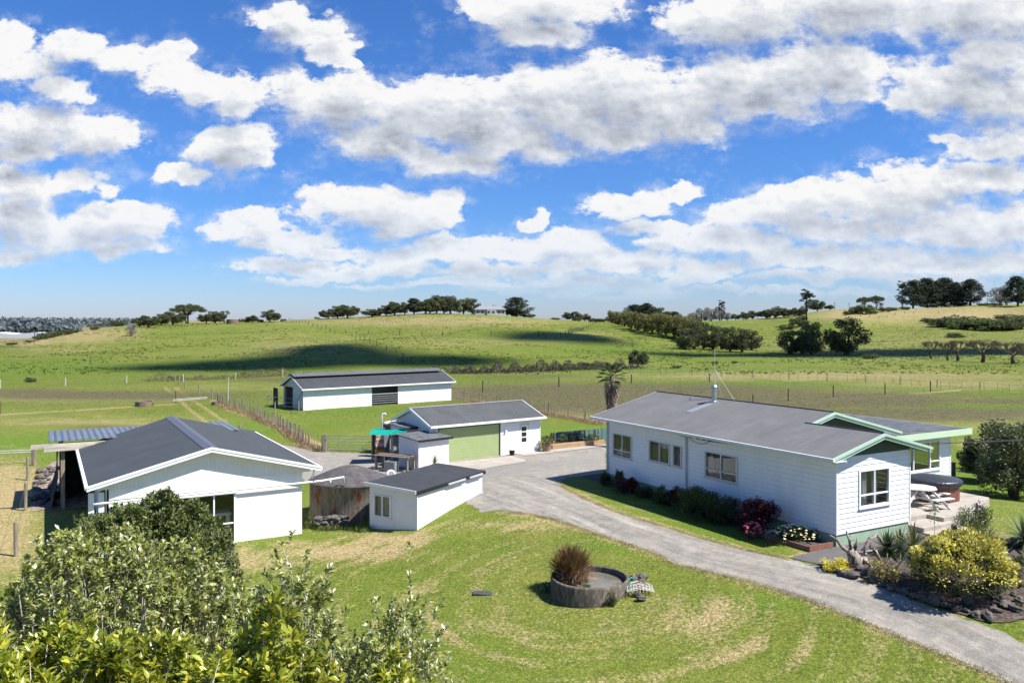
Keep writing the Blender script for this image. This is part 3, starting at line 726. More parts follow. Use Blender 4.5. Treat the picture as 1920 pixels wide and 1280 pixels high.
# roof
r = MB(); th = .05
P_ = 0.2512
def zl(x): return 3.25 + (x + .55) * P_
r.slab((-.62, -.34, zl(-.62)), (2.1, -.34, zl(2.1)), (2.1, 3.0, zl(2.1)), (-.62, 3.0, zl(-.62)), th)
r.slab((-.62, 3.0, zl(-.62)), (3.55, 3.0, zl(3.55)), (3.55, 14.1, zl(3.55)), (-.62, 14.1, zl(-.62)), th)
r.slab((3.55, 3.0, zl(3.55)), (7.7, 3.0, zl(3.55) - 4.15 * P_), (7.7, 14.1, zl(3.55) - 4.15 * P_), (3.55, 14.1, zl(3.55)), th)
r.slab((2.1, -.34, zl(2.1)), (4.8, -.34, zl(2.1) - 2.7 * P_), (4.8, 3.45, zl(2.1) - 2.7 * P_), (2.1, 3.45, zl(2.1)), th)
rf = r.build('roof', ROOFG, H)
r = MB(); r.slab((7.3, 3.25, 3.06), (13.2, 3.25, 2.98), (13.2, 10.3, 2.98), (7.3, 10.3, 3.06), th)
wr = r.build('wing_roof', M('streaked_flat_roof', (0.085, 0.088, 0.092), 0.6, 0.65, 2.2, stretch=(.35, 2.6, 1), col2=(.20, .20, .205), thr=(.52, .68), wave=(1, .4, .012, .6), spec=.4), H)
rc = MB(); rc.tube([(3.55, 3.0, zl(3.55) + .01), (3.55, 14.1, zl(3.55) + .01)], .035, 6); rc.tube([(2.1, -.34, zl(2.1) + .01), (2.1, 3.2, zl(2.1) + .01)], .03, 6)
rc.build('ridge_cap', M('ridge_flashing', (.07, .07, .072), .5, .1, 3), rf)
bx_ = MB(); bx_.slab((1.55, 9.22, zl(1.55) + .012), (3.15, 9.22, zl(3.15) + .012), (3.15, 9.62, zl(3.15) + .012), (1.55, 9.62, zl(1.55) + .012), .02)
bx_.build('flashing', M('flue_flashing', (.24, .245, .26), .4, .08, 3), rf)
ch = MB(); ch.lathe([(.115, 4.05), (.115, 4.72), (.15, 4.73), (.15, 4.78), (.08, 4.79), (.08, 4.83), (.16, 4.85), (.16, 4.89), (.12, 4.95), (.05, 4.98)], 20, (3.1, 9.39), True)
ch.lathe([(.2, 4.13), (.19, 4.2), (.12, 4.24)], 20, (3.1, 9.39))
ch.build('chimney', STEEL, rf, smooth=False)
an = MB(); q_ = (3.62, 9.9)
an.tube([(q_[0], q_[1], 4.2), (q_[0], q_[1], 5.65)], .022, 6); an.tube([(q_[0], q_[1], 5.65), (q_[0], q_[1], 6.65)], .009, 5)
for dx, dy in ((-.5, 1.25), (.35, -1.0), (.9, .4)):
    an.tube([(q_[0], q_[1], 5.64), (q_[0] + dx, q_[1] + dy, zl(3.55) - abs(q_[0] + dx - 3.55) * P_)], .013, 5)
an.build('antenna', ALU, rf)
fa = MB()
barge(fa, [(-.64, zl(-.64)), (2.1, zl(2.1)), (4.84, zl(2.1) - 2.74 * P_)], -.39, -.34, .20)
fa.build('barge_board', MINT, H); fa = MB()
barge(fa, [(2.02, zl(2.02) - .03), (3.55, zl(3.55)), (7.75, zl(3.55) - 4.2 * P_)], 2.95, 3.0, .20)
fa.build('barge_board', MINT, H)
fb = MB(); fb.box(7.35, 13.26, 3.2, 3.25, 2.72, 2.99); fb.box(13.22, 13.26, 3.25, 10.3, 2.74, 2.98); fb.box(4.62, 4.66, -.45, 3.4, 3.06, 3.2)
fb.build('wing_fascia', M('pale_mint_fascia', (.47, .60, .42), .5, .04, 2), H)
gp = MB(); gp.cur = 0
gp.add([(0, -.012, 3.16), (4.05, -.012, 3.16), (4.05, -.012, 3.30), (2.1, -.012, zl(2.1) - .06), (0, -.012, 3.30)], [(0, 1, 2, 3, 4)])
gp.build('gable_panel', DGREEN, H); gp = MB()
gp.add([(1.9, 3.4, 3.5), (7.2, 3.4, 3.1), (7.2, 3.4, 3.28), (3.55, 3.4, zl(3.55) - .06)], [(0, 1, 2, 3)])
gp.build('gable_panel', DGREEN, H)
sf = MB(); sf.box(-.60, -.0, -.45, 14.05, 3.10, 3.125)
sf.build('soffit', WHITE2, H)
gt = MB(); gt.box(-.72, -.62, -.45, 14.1, 3.13, 3.235); gt.box(-.04, -.012, -.45, 13.6, 3.05, 3.12)
gt.build('gutter', M('cream_gutter', (.62, .63, .60), .5, .06, 2), H)
rk = MB(); barge(rk, [(-.62, zl(-.62)), (3.55, zl(3.55)), (7.7, zl(3.55) - 4.15 * P_)], 14.1, 14.15, .17, 0)
rk.build('rake_board', M('grey_rake', (.42, .44, .44), .5, .05, 2), H)
dp = MB(); dp.tube([(-.66, 7.75, 3.15), (-.3, 7.75, 3.03), (-.07, 7.75, 2.95), (-.07, 7.75, .05)], .042, 8); dp.build('downpipe', M('grey_downpipe', (.5, .52, .55), .5, .05, 2), H); dp = MB(); dp.tube([(-.66, 13.5, 3.15), (-.07, 13.5, 3.0), (-.07, 13.5, .05)], .042, 8)
dp.build('downpipe', M('grey_downpipe', (.5, .52, .55), .5, .05, 2), H)
ins = MB()
for k in range(4): ins.tube([(-.05 - .02, 7.35 - k * .38, 3.0), (-.16, 7.35 - k * .38, 3.0)], .035, 8)
ins.tube([(-.1, 7.6, 2.98)] + [(-.14 - .02 * math.sin(i), 7.5 - i * .17, 2.98 - .20 * math.sin(math.pi * i / 8)) for i in range(9)], .011, 5)
ins.build('cable_insulator', BLACK, H)
# patio, steps
def hw(x, y, z=0):
    return Vector((11.40 + .8704 * x - .4923 * y, 29.05 + .4923 * x + .8704 * y, z))
PT = thing('patio', 'raised pale concrete patio with steps at the right end of the house', 'patio', (11.40, 29.05, 0), RZ)
pp = MB()
pp.add([(4.06, .6, -.6), (6.0, .6, -.6), (6.0, -.1, -.6), (8.2, -.1, -.6), (11.2, 1.2, -.6), (11.2, 3.78, -.6), (7.2, 3.48, -.6), (4.06, 3.48, -.6)] + [(4.06, .6, .37), (6.0, .6, .37), (6.0, -.1, .37), (8.2, -.1, .37), (11.2, 1.2, .37), (11.2, 3.78, .37), (7.2, 3.48, .37), (4.06, 3.48, .37)],
       [(8, 9, 10, 11, 12, 13, 14, 15)] + [(i, (i + 1) % 8, (i + 1) % 8 + 8, i + 8) for i in range(8)])
pp.build('slab', CONC, PT)
for k, (x0, x1, y0, z1) in enumerate([(4.4, 6.4, -.35, .22), (4.3, 6.6, -.95, .08)]):
    s_ = MB(); s_.box(x0, x1, y0, .6 if k == 0 else -.35, -.6, z1); s_.build('step', CONC, PT)

# ------------------------------------------------------------------ large garage on the left
GZ = -1.2
GA = thing('garage', 'large white garage with dark grey gabled roof behind the bushes', 'garage', (-9.06, 35.65, GZ), RZ)
fG = fmap('F', 0)
w = MB()
# front facade: lower wall with sliding window, band, ribbed gable
lap(w, fG, -7.5, 0, -.4, 1.98, [(-5.2, -2.78, -.02, 2.02)], board=50, proud=0)
lap(w, fG, -7.5, 0, 1.98, 2.02, [(-5.2, -2.78, -.02, 2.02)], board=50, proud=0)
lap(w, fmap('F', 0), -7.5, 0, 2.02, 2.25, [], board=50, proud=0)
w.box(-7.5, 0.0, -.06, .01, 2.25, 2.66)
for k in 'R': lap(w, fmap('R', 0), 0, 11.4, -.4, 2.72, board=50, proud=0)
lap(w, fmap('L', -7.5), 1.2, 11.4, -.4, 2.72, [(2.0, 5.0, -.5, 2.3)], board=50, proud=0)
lap(w, fmap('B', 11.4), -7.5, 0, -.4, 2.9, board=50, proud=0)
w.build('wall', WHITE, GA)
EV, RG, XM = 2.92, 4.05, -3.78
gp = MB(); gp.add([(-7.9, -.05, 2.66), (.35, -.05, 2.66), (.35, -.05, 2.85), (XM, -.05, RG - .12), (-7.9, -.05, 2.85)], [(0, 1, 2, 3, 4)])
gp.build('gable_panel', VERT, GA); gp = MB()
gp.add([(-7.5, 11.4, 2.9), (0, 11.4, 2.9), (XM, 11.4, RG - .1)], [(0, 1, 2)])
gp.build('gable_panel', VERT, GA)
r = MB()
r.slab((XM - 4.42, -.4, EV), (XM, -.4, RG), (XM, 12.0, RG), (XM - 4.42, 10.9, EV), .05)
r.slab((XM, -.4, RG), (XM + 4.42, -.4, EV), (XM + 4.42, 12.6, EV), (XM, 12.0, RG), .05)
gr = r.build('roof', ROOFD, GA)
rc = MB(); rc.slab((XM - .28, -.41, RG - .045), (XM, -.41, RG + .035), (XM, 12.0, RG + .035), (XM - .28, 12.0, RG - .045), .02); rc.slab((XM, -.41, RG + .035), (XM + .28, -.41, RG - .045), (XM + .28, 12.0, RG - .045), (XM, 12.0, RG + .035), .02)
rc.build('ridge_cap', M('blue_grey_flashing', (.085, .092, .115), .45, .1, 3), gr)
bg_ = MB(); barge(bg_, [(XM - 4.5, EV - .01), (XM, RG + .02), (XM + 4.5, EV - .01)], -.46, -.40, .20, .02)
bg_.build('barge_board', WHITE2, GA)
sf = MB(); sf.slab((XM - 4.38, -.4, EV - .12), (XM, -.4, RG - .10), (XM, -.05, RG - .10), (XM - 4.38, -.05, EV - .12), .02); sf.slab((XM, -.4, RG - .10), (XM + 4.38, -.4, EV - .12), (XM + 4.38, -.05, EV - .12), (XM, -.05, RG - .10), .02)
sf.build('soffit', WHITE2, GA)
gt = MB(); gt.box(XM - 4.56, XM - 4.44, -.4, 10.9, EV - .16, EV - .04); gt.box(XM + 4.44, XM + 4.56, -.4, 12.5, EV - .16, EV - .04)
gt.build('gutter', WHITE2, GA)
raf = MB()
for k in range(22): raf.box(XM - 4.40, XM - 3.72, -.2 + k * .5, -.14 + k * .5, EV - .2, EV - .06)
raf.build('rafter', WHITE2, GA)
pl = MB(); pl.tube([(-8.05, -.17, 2.17), (-7.7, -.17, 2.18), (.35, -.17, 2.22), (.9, -.02, 2.2), (2.0, .45, 2.18), (2.0, .45, 1.80)], .045, 10)
pl.tube([(1.3, .15, 2.2), (1.3, .15, 2.0)], .04, 8); pl.tube([(.55, -.05, 2.76), (.5, -.05, 2.5), (.36, -.05, 2.25)], .05, 8)
pl.build('downpipe', PVC, GA, smooth=True)
cp = MB()
for x in (-8.1, -7.75): cp.box(x - .1, x + .1, .1, .3, -.4, 2.55)
cp.build('post', WHITE2, GA)
sw = window(GA, fG, -5.2, -2.78, -.02, 2.02, (-3.62, -4.45), (.82,), mat=WHITE2, sill=False, label='tall sliding glass door half hidden by the bush')
fl = MB(); fl.box(-7.45, -.05, .05, 11.3, -.3, 0.0); fl.build('floor', CONC, GA)
# ghost of furniture behind the glass
tb = thing('workbench', 'white trestle table behind the sliding glass door of the large garage', 'table', GA.matrix_world @ Vector((0, 0, 0)), 0)
tb.location = Vector((-9.06, 35.65, GZ)) + Matrix.Rotation(RZ, 3, 'Z') @ Vector((-3.75, .8, 0)); tb.rotation_euler = (0, 0, RZ)
m_ = MB(); m_.box(-.9, .9, -.35, .35, 1.05, 1.17); m_.build('tabletop', WHITE2, tb)
for sx in (-.8, .78): m_ = MB(); m_.box(sx - .07, sx + .07, -.3, -.18, 0, 1.05); m_.build('leg', WHITE2, tb)
bx = thing('cardboard_box', 'pale box standing under the trestle table behind the glass door', 'box', tb.location + Matrix.Rotation(RZ, 3, 'Z') @ Vector((.1, .1, 0)), RZ)
m_ = MB(); m_.box(-.3, .3, -.25, .25, .02, .75); m_.box(-.31, .31, -.02, .02, .75, .755); m_.build('carton', M('pale_card', (.5, .48, .44), .8, .1, 2), bx)

# carport behind it
CP = thing('carport', 'open timber carport with corrugated roof and black netting behind the large garage', 'carport', (-21.9, 40.3, GZ), RZ)
r = MB(); r.slab((-.6, -.2, 3.36), (8.3, -.2, 3.36), (8.3, 4.2, 3.34), (-.6, 4.2, 3.34), .03); 
cpr = r.build('roof', M('corrugated_blue_grey', (.16, .18, .21), .4, .12, 1, wave=(0, .30, .035), metal=.3), CP)
for (x, y) in ((0, 0), (0, 4.0), (4.5, 4.0), (9.2, 4.0)):
    m_ = MB(); m_.box(x - .09, x + .09, y - .09, y + .09, -.5, 3.1); m_.build('post', WOODG, CP)
m_ = MB(); m_.box(-1.35, 1.9, -.22, -.10, 3.02, 3.22); m_.box(-.8, 2.6, -.36, -.24, 2.88, 3.10); m_.box(-.15, -.03, -.2, 4.1, 2.85, 3.0); m_.build('beam', M('bleached_timber', (.42, .38, .31), .85, .3, 3, stretch=(.6, 5, 5), bump=.004), CP)
net = MB()
for i in range(14):
    for j in range(8):
        def q3(i, j): return (-.16 - .05 * math.sin(j * 1.1) - .55 * (1 - j / 8) ** 1.3 * (0.5 + .2 * math.sin(i * 1.7)), -.0 + i * .3, j * .35 + .02 * math.sin(i * 2))
        net.quad(q3(i, j), q3(i + 1, j), q3(i + 1, j + 1), q3(i, j + 1))
net.build('netting', M('black_shade_cloth', (.02, .021, .022), .9, .3, 6), CP)
m_ = MB(); m_.box(.1, 6.5, 4.1, 4.16, 0, 2.7); m_.build('back_screen', M('dark_green_screen', (.03, .045, .025), .9, .3, 2), CP)

# ------------------------------------------------------------------ garage with the green roller door
RM = math.atan2(0.5865, 0.810)
GM = thing('garage', 'white garage with wide sage green roller door in the middle of the yard', 'garage', (2.0, 58.3, GZ), RM)
fM = fmap('F', 0)
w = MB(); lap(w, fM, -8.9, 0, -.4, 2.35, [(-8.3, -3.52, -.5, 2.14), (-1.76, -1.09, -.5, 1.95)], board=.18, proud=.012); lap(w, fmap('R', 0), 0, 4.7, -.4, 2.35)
w.quad((0, 0, 2.3), (0, 4.7, 2.3), (0, 4.7, 2.4), (0, 2.35, 3.25))
w.build('wall', [WHITE, M('lap_shadow_strip', (.58, .59, .60))], GM)
w = MB(); flatwall(w, fmap('L', -8.9), 0, 4.7, -.4, 2.35); w.tri((-8.9, 0, 2.35), (-8.9, 4.7, 2.35), (-8.9, 2.35, 3.28)); flatwall(w, fmap('B', 4.7), -8.9, 0, -.4, 2.35)
w.build('side_wall', VERTY, GM)
r = MB(); r.slab((-9.1, -.32, 2.42), (.15, -.32, 2.42), (.15, 2.35, 3.36), (-9.1, 2.35, 3.36), .04); r.slab((-9.1, 2.35, 3.36), (.15, 2.35, 3.36), (.15, 5.0, 2.42), (-9.1, 5.0, 2.42), .04)
mr = r.build('roof', M('charcoal_corrugate', (.082, .084, .082), .6, .10, 1, wave=(0, .24, .015), spec=.4), GM)
m_ = MB(); m_.tube([(-9.1, 2.35, 3.37), (.15, 2.35, 3.37)], .06, 6); m_.build('ridge_cap', M('ridge_grey', (.15, .15, .16), .5, .1, 3), mr)
for x in (-9.16, .15):
    m_ = MB()
    for (a, b) in (((-.34, 2.42), (2.35, 3.37)), ((2.35, 3.37), (5.0, 2.42))):
        vv = [(x, a[0], a[1]), (x, b[0], b[1]), (x, b[0], b[1] - .18), (x, a[0], a[1] - .18)]
        m_.add(vv + [(p[0] + .05, p[1], p[2]) for p in vv], [(0, 1, 2, 3), (7, 6, 5, 4), (0, 4, 5, 1), (2, 6, 7, 3), (0, 3, 7, 4), (1, 5, 6, 2)])
    m_.build('rake_board', WHITE2, GM)
m_ = MB(); m_.box(-9.15, .22, -.46, -.33, 2.30, 2.43); m_.tube([(-9.05, -.4, 2.32), (-9.0, -.1, 2.2), (-9.0, -.06, 0)], .045, 8); m_.build('gutter', WHITE2, GM)
m_ = MB()
n = 15
for k in range(n):
    z0 = -.02 + k * 2.16 / n; m_.box(-8.3, -3.52, .04 + .0, .08, z0 + .012, z0 + 2.16 / n); m_.box(-8.3, -3.52, .055, .08, z0, z0 + .012)
rd = m_.build('roller_door', DOORG, GM)
m_ = MB(); m_.box(-3.52, -3.44, -.02, .1, -.1, 2.14); m_.box(-8.38, -8.3, -.02, .1, -.1, 2.14); m_.box(-8.38, -3.44, -.022, .1, 2.142, 2.2); m_.build('door_frame', M('dark_frame', (.05, .07, .05), .6, .1, 3), GM)
m_ = MB(); m_.box(-1.74, -1.11, -.015, .03, -.02, 1.93)
dr = m_.build('door', WHITE2, GM)
for z0 in (.75, 1.13, 1.5):
    m_ = MB(); m_.box(-1.66, -1.24, -.02, -.0152, z0, z0 + .3); m_.build('door_pane', M('dark_pane', (.02, .022, .025), .08, .1, 1, spec=.7), dr)
m_ = MB(); m_.box(-1.8, -1.74, -.03, .05, -.1, 1.97); m_.box(-1.11, -1.05, -.03, .05, -.1, 1.97); m_.box(-1.8, -1.05, -.032, .05, 1.972, 2.02); m_.tube([(-1.18, -.06, .95), (-1.3, -.06, .95)], .012, 6); m_.build('door_frame', ALU, GM)
m_ = MB(); m_.rock((-3.05, -.06, 1.62), .12, .6, 3); m_.build('wall_lamp', WHITE2, GM, smooth=True)

# ------------------------------------------------------------------ long barn in the paddock
BZ = -1.8
RB = math.atan2(0.596, 0.803)
BA = thing('barn', 'long low white barn with dark roof in the green paddock', 'barn', (-22.65, 89.8, BZ), RB)
L_ = 18.96
w = MB(); flatwall(w, fmap('F', 0), 0, L_, -.6, 2.3, [(8.2, 11.6, -.6, 2.3)]); flatwall(w, fmap('R', L_), 0, 5.8, -.6, 2.3)
w.tri((L_, 0, 2.3), (L_, 5.8, 2.3), (L_, 2.9, 3.5)); flatwall(w, fmap('B', 5.8), 0, L_, -.6, 2.3, [(9, 11, -.5, 2.3)])
w.box(8.14, 8.2, -.02, .06, -.5, 2.3); w.box(11.6, 11.66, -.02, .06, -.5, 2.3); w.box(-.03, .05, -.03, .05, -.5, 2.3)
w.build('wall', WHITE, BA)
w = MB(); flatwall(w, fmap('L', 0), 0, 5.8, -.6, 2.3, [(3.0, 5.3, -.6, 2.35)]); w.tri((0, 0, 2.3), (0, 5.8, 2.3), (0, 2.9, 3.5)); w.build('end_wall', M('pale_grey_sheet', (.50, .53, .53), .5, .05, 1, wave=(1, .15, .006, .2)), BA)
r = MB(); r.slab((-.3, -.35, 2.32), (L_ + .35, -.35, 2.32), (L_ + .35, 2.9, 3.6), (-.3, 2.9, 3.6), .05); r.slab((-.3, 2.9, 3.6), (L_ + .35, 2.9, 3.6), (L_ + .35, 6.1, 2.32), (-.3, 6.1, 2.32), .05)
br = r.build('roof', M('barn_roof', (.055, .058, .060), .6, .12, 1, wave=(0, .3, .02), spec=.4), BA)
m_ = MB(); m_.slab((-.3, 2.0, 3.58), (L_ - .2, 2.0, 3.58), (L_ - .2, 2.9, 3.86), (-.3, 2.9, 3.86), .05); m_.slab((-.3, 2.9, 3.86), (L_ - .2, 2.9, 3.86), (L_ - .2, 3.8, 3.58), (-.3, 3.8, 3.58), .05)
m_.build('ridge_vent', M('vent_cap', (.11, .112, .12), .5, .12, 1), br)
m_ = MB(); m_.box(-.35, L_ + .4, -.47, -.36, 2.18, 2.33); m_.beam((-.32, -.4, 2.3), (-.32, 2.9, 3.55), .04, .16); m_.beam((-.32, 6.1, 2.3), (-.32, 2.9, 3.55), .04, .16); m_.beam((L_ + .36, -.4, 2.3), (L_ + .36, 2.9, 3.55), .04, .14)
m_.build('gutter', WHITE2, BA)
m_ = MB(); 
for z in (.25, .5, .75, 1.0, 1.25): m_.box(8.2, 11.6, -.01, .03, z, z + (.05 if z < 1.2 else .09))
m_.build('rail_gate', M('grey_rail', (.35, .36, .36), .6, .2, 3), BA)
for y0 in (3.1, 4.3): 
    m_ = MB(); m_.box(.12, .18, y0, y0 + .85, -.1, 2.25); m_.build('door', DARKIN, BA)
m_ = MB(); m_.box(-.9, -.84, 5.3, 6.6, 0, 2.1); m_.build('sliding_door', DARKIN, BA)
m_ = MB(); m_.beam((-.05, .15, 2.2), (-.7, .9, 0.0), .09); m_.build('brace', M('brace_grey', (.25, .27, .28), .6, .1, 3), BA)
m_ = MB(); m_.box(.2, L_ - .2, .2, 5.6, -.3, .02); m_.build('floor', M('barn_floor', (.10, .08, .06), .95, .3, 2), BA)

# ------------------------------------------------------------------ small shed by the tank
SH = thing('shed', 'small white flat roofed shed with one sliding window beside the water tank', 'shed', (-3.98, 34.7, GZ), math.atan2(-.489, .872) )
# local +X runs towards the left wall's far end is (-.872,.489); use X=-that direction
RS = math.atan2(-.489, .872)
w = MB(); flatwall(w, fmap('F', 0), -2.53, 0, -.4, 1.95, [(-2.3, -1.38, .72, 1.62)])
w.add([(-2.53, 0, 1.95), (0, 0, 1.95), (0, 0, 1.98), (-2.53, 0, 2.1)], [(0, 1, 2, 3)])
w.box(-1.22, -1.16, -.015, .01, -.3, 1.95)
w.build('end_wall', M('shed_end_paint', (.74, .75, .78), .6, .03, 1, col2=(.52, .46, .34), thr=(.66, .80), tri=lambda t, c, tc: c), SH)
w = MB(); flatwall(w, fmap('R', 0), 0, 5.24, -.4, 1.9); flatwall(w, fmap('L', -2.53), 0, 5.24, -.4, 2.05); flatwall(w, fmap('B', 5.24), -2.53, 0, -.4, 1.95); w.box(-.03, .03, -.03, .03, -.35, 1.9)
w.build('wall', WHITE, SH)
r = MB(); r.slab((-2.62, -.18, 2.19), (.12, -.18, 2.06), (.12, 5.36, 2.06), (-2.62, 5.36, 2.19), .05); r.build('roof', FLAT, SH)
m_ = MB(); m_.add([(-2.66, -.22, 2.2), (.08, -.22, 2.07), (.08, -.22, 1.93), (-2.66, -.22, 2.06), (-2.66, -.182, 2.2), (.08, -.182, 2.07), (.08, -.182, 1.93), (-2.66, -.182, 2.06)], [(3, 2, 1, 0), (4, 5, 6, 7), (0, 1, 5, 4), (1, 2, 6, 5), (2, 3, 7, 6), (3, 0, 4, 7)])
m_.build('fascia', WHITE2, SH)
m_ = MB(); m_.box(.08, .125, -.18, 5.36, 1.9, 2.045); m_.box(.0, .02, -.1, 5.3, 1.86, 1.95); m_.build('black_fascia', BLACK, SH)
m_ = MB(); m_.box(.14, .2, 2.1, 3.5, 1.93, 2.0); m_.box(.14, .2, 3.85, 5.0, 1.93, 2.0); m_.build('gutter', M('dull_gutter', (.45, .46, .45), .5, .1, 2), SH)
window(SH, fmap('F', 0), -2.3, -1.38, .72, 1.62, (-1.84,), (), curt=[(-2.24, -1.42, .75, 1.6)], label='two pane sliding window with a silver blind', fw=.06)
m_ = MB(); m_.box(-2.4, -.1, .3, 5.1, -.2, .0); m_.build('floor', DARKIN, SH)

# ------------------------------------------------------------------ concrete water tank
WT = thing('water_tank', 'big round weathered concrete water tank with a low domed top between garage and shed', 'water tank', (-7.63, 38.9, GZ))
def tankcol(t, c, tc):
    v = t.scale(tc, (2.2, 2.2, .35))
    n = t.noise(v, 2.0, 5, .65); c = t.mix(t.rmp(n, .4, .62), c, (.29, .255, .21))
    v2 = t.scale(tc, (1, 1, .55)); n2 = t.noise(v2, 2.3, 3, .5)
    c = t.mix(t.rmp(n2, .60, .63), c, (.24, .085, .03))
    n4 = t.noise(t.scale(tc, (6, 6, .25)), 2, 3, .6)
    return t.mix(t.rmp(n4, .58, .72), c, (.065, .055, .05))
TANK = M('stained_concrete', (.185, .150, .118), .92, .25, 2.5, bump=.012, bscale=9, spec=.15, tri=tankcol)
m_ = MB(); m_.lathe([(1.86, -.5), (1.85, 0), (1.84, 1.62), (1.90, 1.66), (1.90, 1.74)], 72); m_.build('tank_wall', TANK, WT, smooth=True)
m_ = MB(); m_.lathe([(1.90, 1.74), (1.45, 1.93), (.95, 2.14), (.5, 2.30), (.22, 2.36), (.01, 2.37)], 64, jit=.004); m_.build('lid', M('tank_lid', (.085, .078, .078), .95, .25, 2.5, bump=.01, bscale=10, col2=(.14, .13, .125), thr=(.5, .7), spec=.15), WT, smooth=True)
def fz(p): return Vector((p.x, p.y, gz(p.x, p.y)))
# ------------------------------------------------------------------ white ribbed sheds in the yard
def pump_shed(label, cx0, cy0, rz, wd, dp, h0, h1):
    S_ = thing('pump_shed', label, 'shed', (cx0, cy0, GZ), rz)
    w = MB(); flatwall(w, fmap('F', 0), 0, wd, -.2, h0); flatwall(w, fmap('B', dp), 0, wd, -.2, h1); w.build('wall', VERT, S_)
    w = MB()
    for k, x in (('L', 0), ('R', wd)):
        w.quad((x, 0, -.2), (x, dp, -.2), (x, dp, h1), (x, 0, h0))
    w.build('side_wall', VERTY, S_)
    r_ = MB(); r_.slab((-.18, -.22, h0 + .09), (wd + .14, -.22, h0 + .09), (wd + .14, dp + .15, h1 + .09), (-.18, dp + .15, h1 + .09), .06); r_.build('roof', M('worn_grey_roof', (.13, .135, .135), .6, .3, 2, spec=.3, col2=(.07, .075, .075), thr=(.5, .6)), S_)
    m_ = MB(); m_.box(-.19, wd + .16, -.25, -.222, h0 - .04, h0 + .10); m_.build('fascia', BLACK, S_)
    return S_
pump_shed('narrow white ribbed shed with a strappy plant against its front', -5.72, 50.6, math.atan2(1.8, 1.54) * .86, 2.35, 2.1, 1.78, 1.95)
pump_shed('low white shed under a worn grey lid behind the narrow ribbed shed', -6.9, 54.1, math.atan2(1.8, 1.54) * .86, 2.3, 1.8, 2.1, 2.2)
# round brown tank with white lid
OT = thing('old_tank', 'rusty brown round tank with a white lid beside the green roller door garage', 'tank', (-8.05, 57.4, GZ))
m_ = MB(); m_.lathe([(.86, -.1), (.86, 1.75), (.90, 1.78), (.90, 2.05)], 36); m_.build('tank_wall', M('rusty_brown', (.20, .115, .075), .8, .35, 2, stretch=(2, 2, .5), col2=(.33, .26, .22), thr=(.55, .62)), OT, smooth=True)
m_ = MB(); m_.lathe([(.93, 2.03), (.95, 2.10), (.7, 2.16), (.01, 2.2)], 36); m_.build('lid', M('flaky_white', (.62, .60, .58), .8, .2, 4, col2=(.30, .22, .18), thr=(.58, .64)), OT, smooth=True)
pv = thing('vent_pipe', 'thin white curved pipe standing behind the rusty tank', 'pipe', (-9.2, 58.5, GZ)); m_ = MB(); m_.tube([(0, 0, -.1), (0, 0, 2.45), (.08, 0, 2.6), (.22, 0, 2.6), (.27, 0, 2.5)], .06, 8); m_.build('pipe_body', PVC, pv, smooth=True)
# steel locker under canopy
lk = thing('grey_cabinet', 'tall grey sheet metal cabinet under the teal canopy', 'cabinet', PZ(748, 868, GZ), .5)
m_ = MB(); m_.box(-.4, .4, 0, .5, 0, 1.75); m_.build('cabinet_body', M('dull_zinc', (.22, .225, .22), .5, .15, 2, wave=(0, .1, .004)), lk)
m_ = MB(); m_.box(-.36, .36, -.02, -.002, .1, 1.65); m_.build('door', M('dull_zinc2', (.26, .26, .25), .5, .15, 2), lk)
lk2 = thing('grey_board', 'dull grey sheet standing left of the canopy post', 'board', PZ(728, 860, GZ), .5)
m_ = MB(); m_.box(-.28, .28, 0, .04, .0, 1.6); m_.build('sheet', M('dull_blue_grey', (.17, .185, .21), .6, .15, 2), lk2)
# teal canopy
CN = thing('canopy', 'small teal tarpaulin canopy on wooden posts in the yard', 'canopy', PZ(730, 868, GZ), 0.25)
m_ = MB(); N_ = 12
def cz(i, j):
    u, v = i / N_, j / N_
    return (-1.35 + 2.35 * u + .35 * v, -.6 + 1.7 * v, 1.98 + .20 * (1 - u) * 0 - .22 * math.sin(math.pi * u) * math.sin(math.pi * v) * .6 - .10 * math.sin(math.pi * u) + .12 * v)
for i in range(N_):
    for j in range(N_): m_.quad(cz(i, j), cz(i + 1, j), cz(i + 1, j + 1), cz(i, j + 1))
TEAL = M('teal_tarp', (.0, .25, .19), .6, .10, 3, bump=.006, bscale=5, spec=.3)
m_.build('tarp', TEAL, CN, smooth=True)
for (x, y) in ((-1.25, -.5), (.95, -.5), (-1.0, 1.0), (1.2, 1.0), (0, -.45)):
    if x < -.5 and y < 0: continue
    m_ = MB(); m_.tube([(x, y, -.1), (x, y, 1.98)], .05, 8); m_.build('post', WOODG, CN)
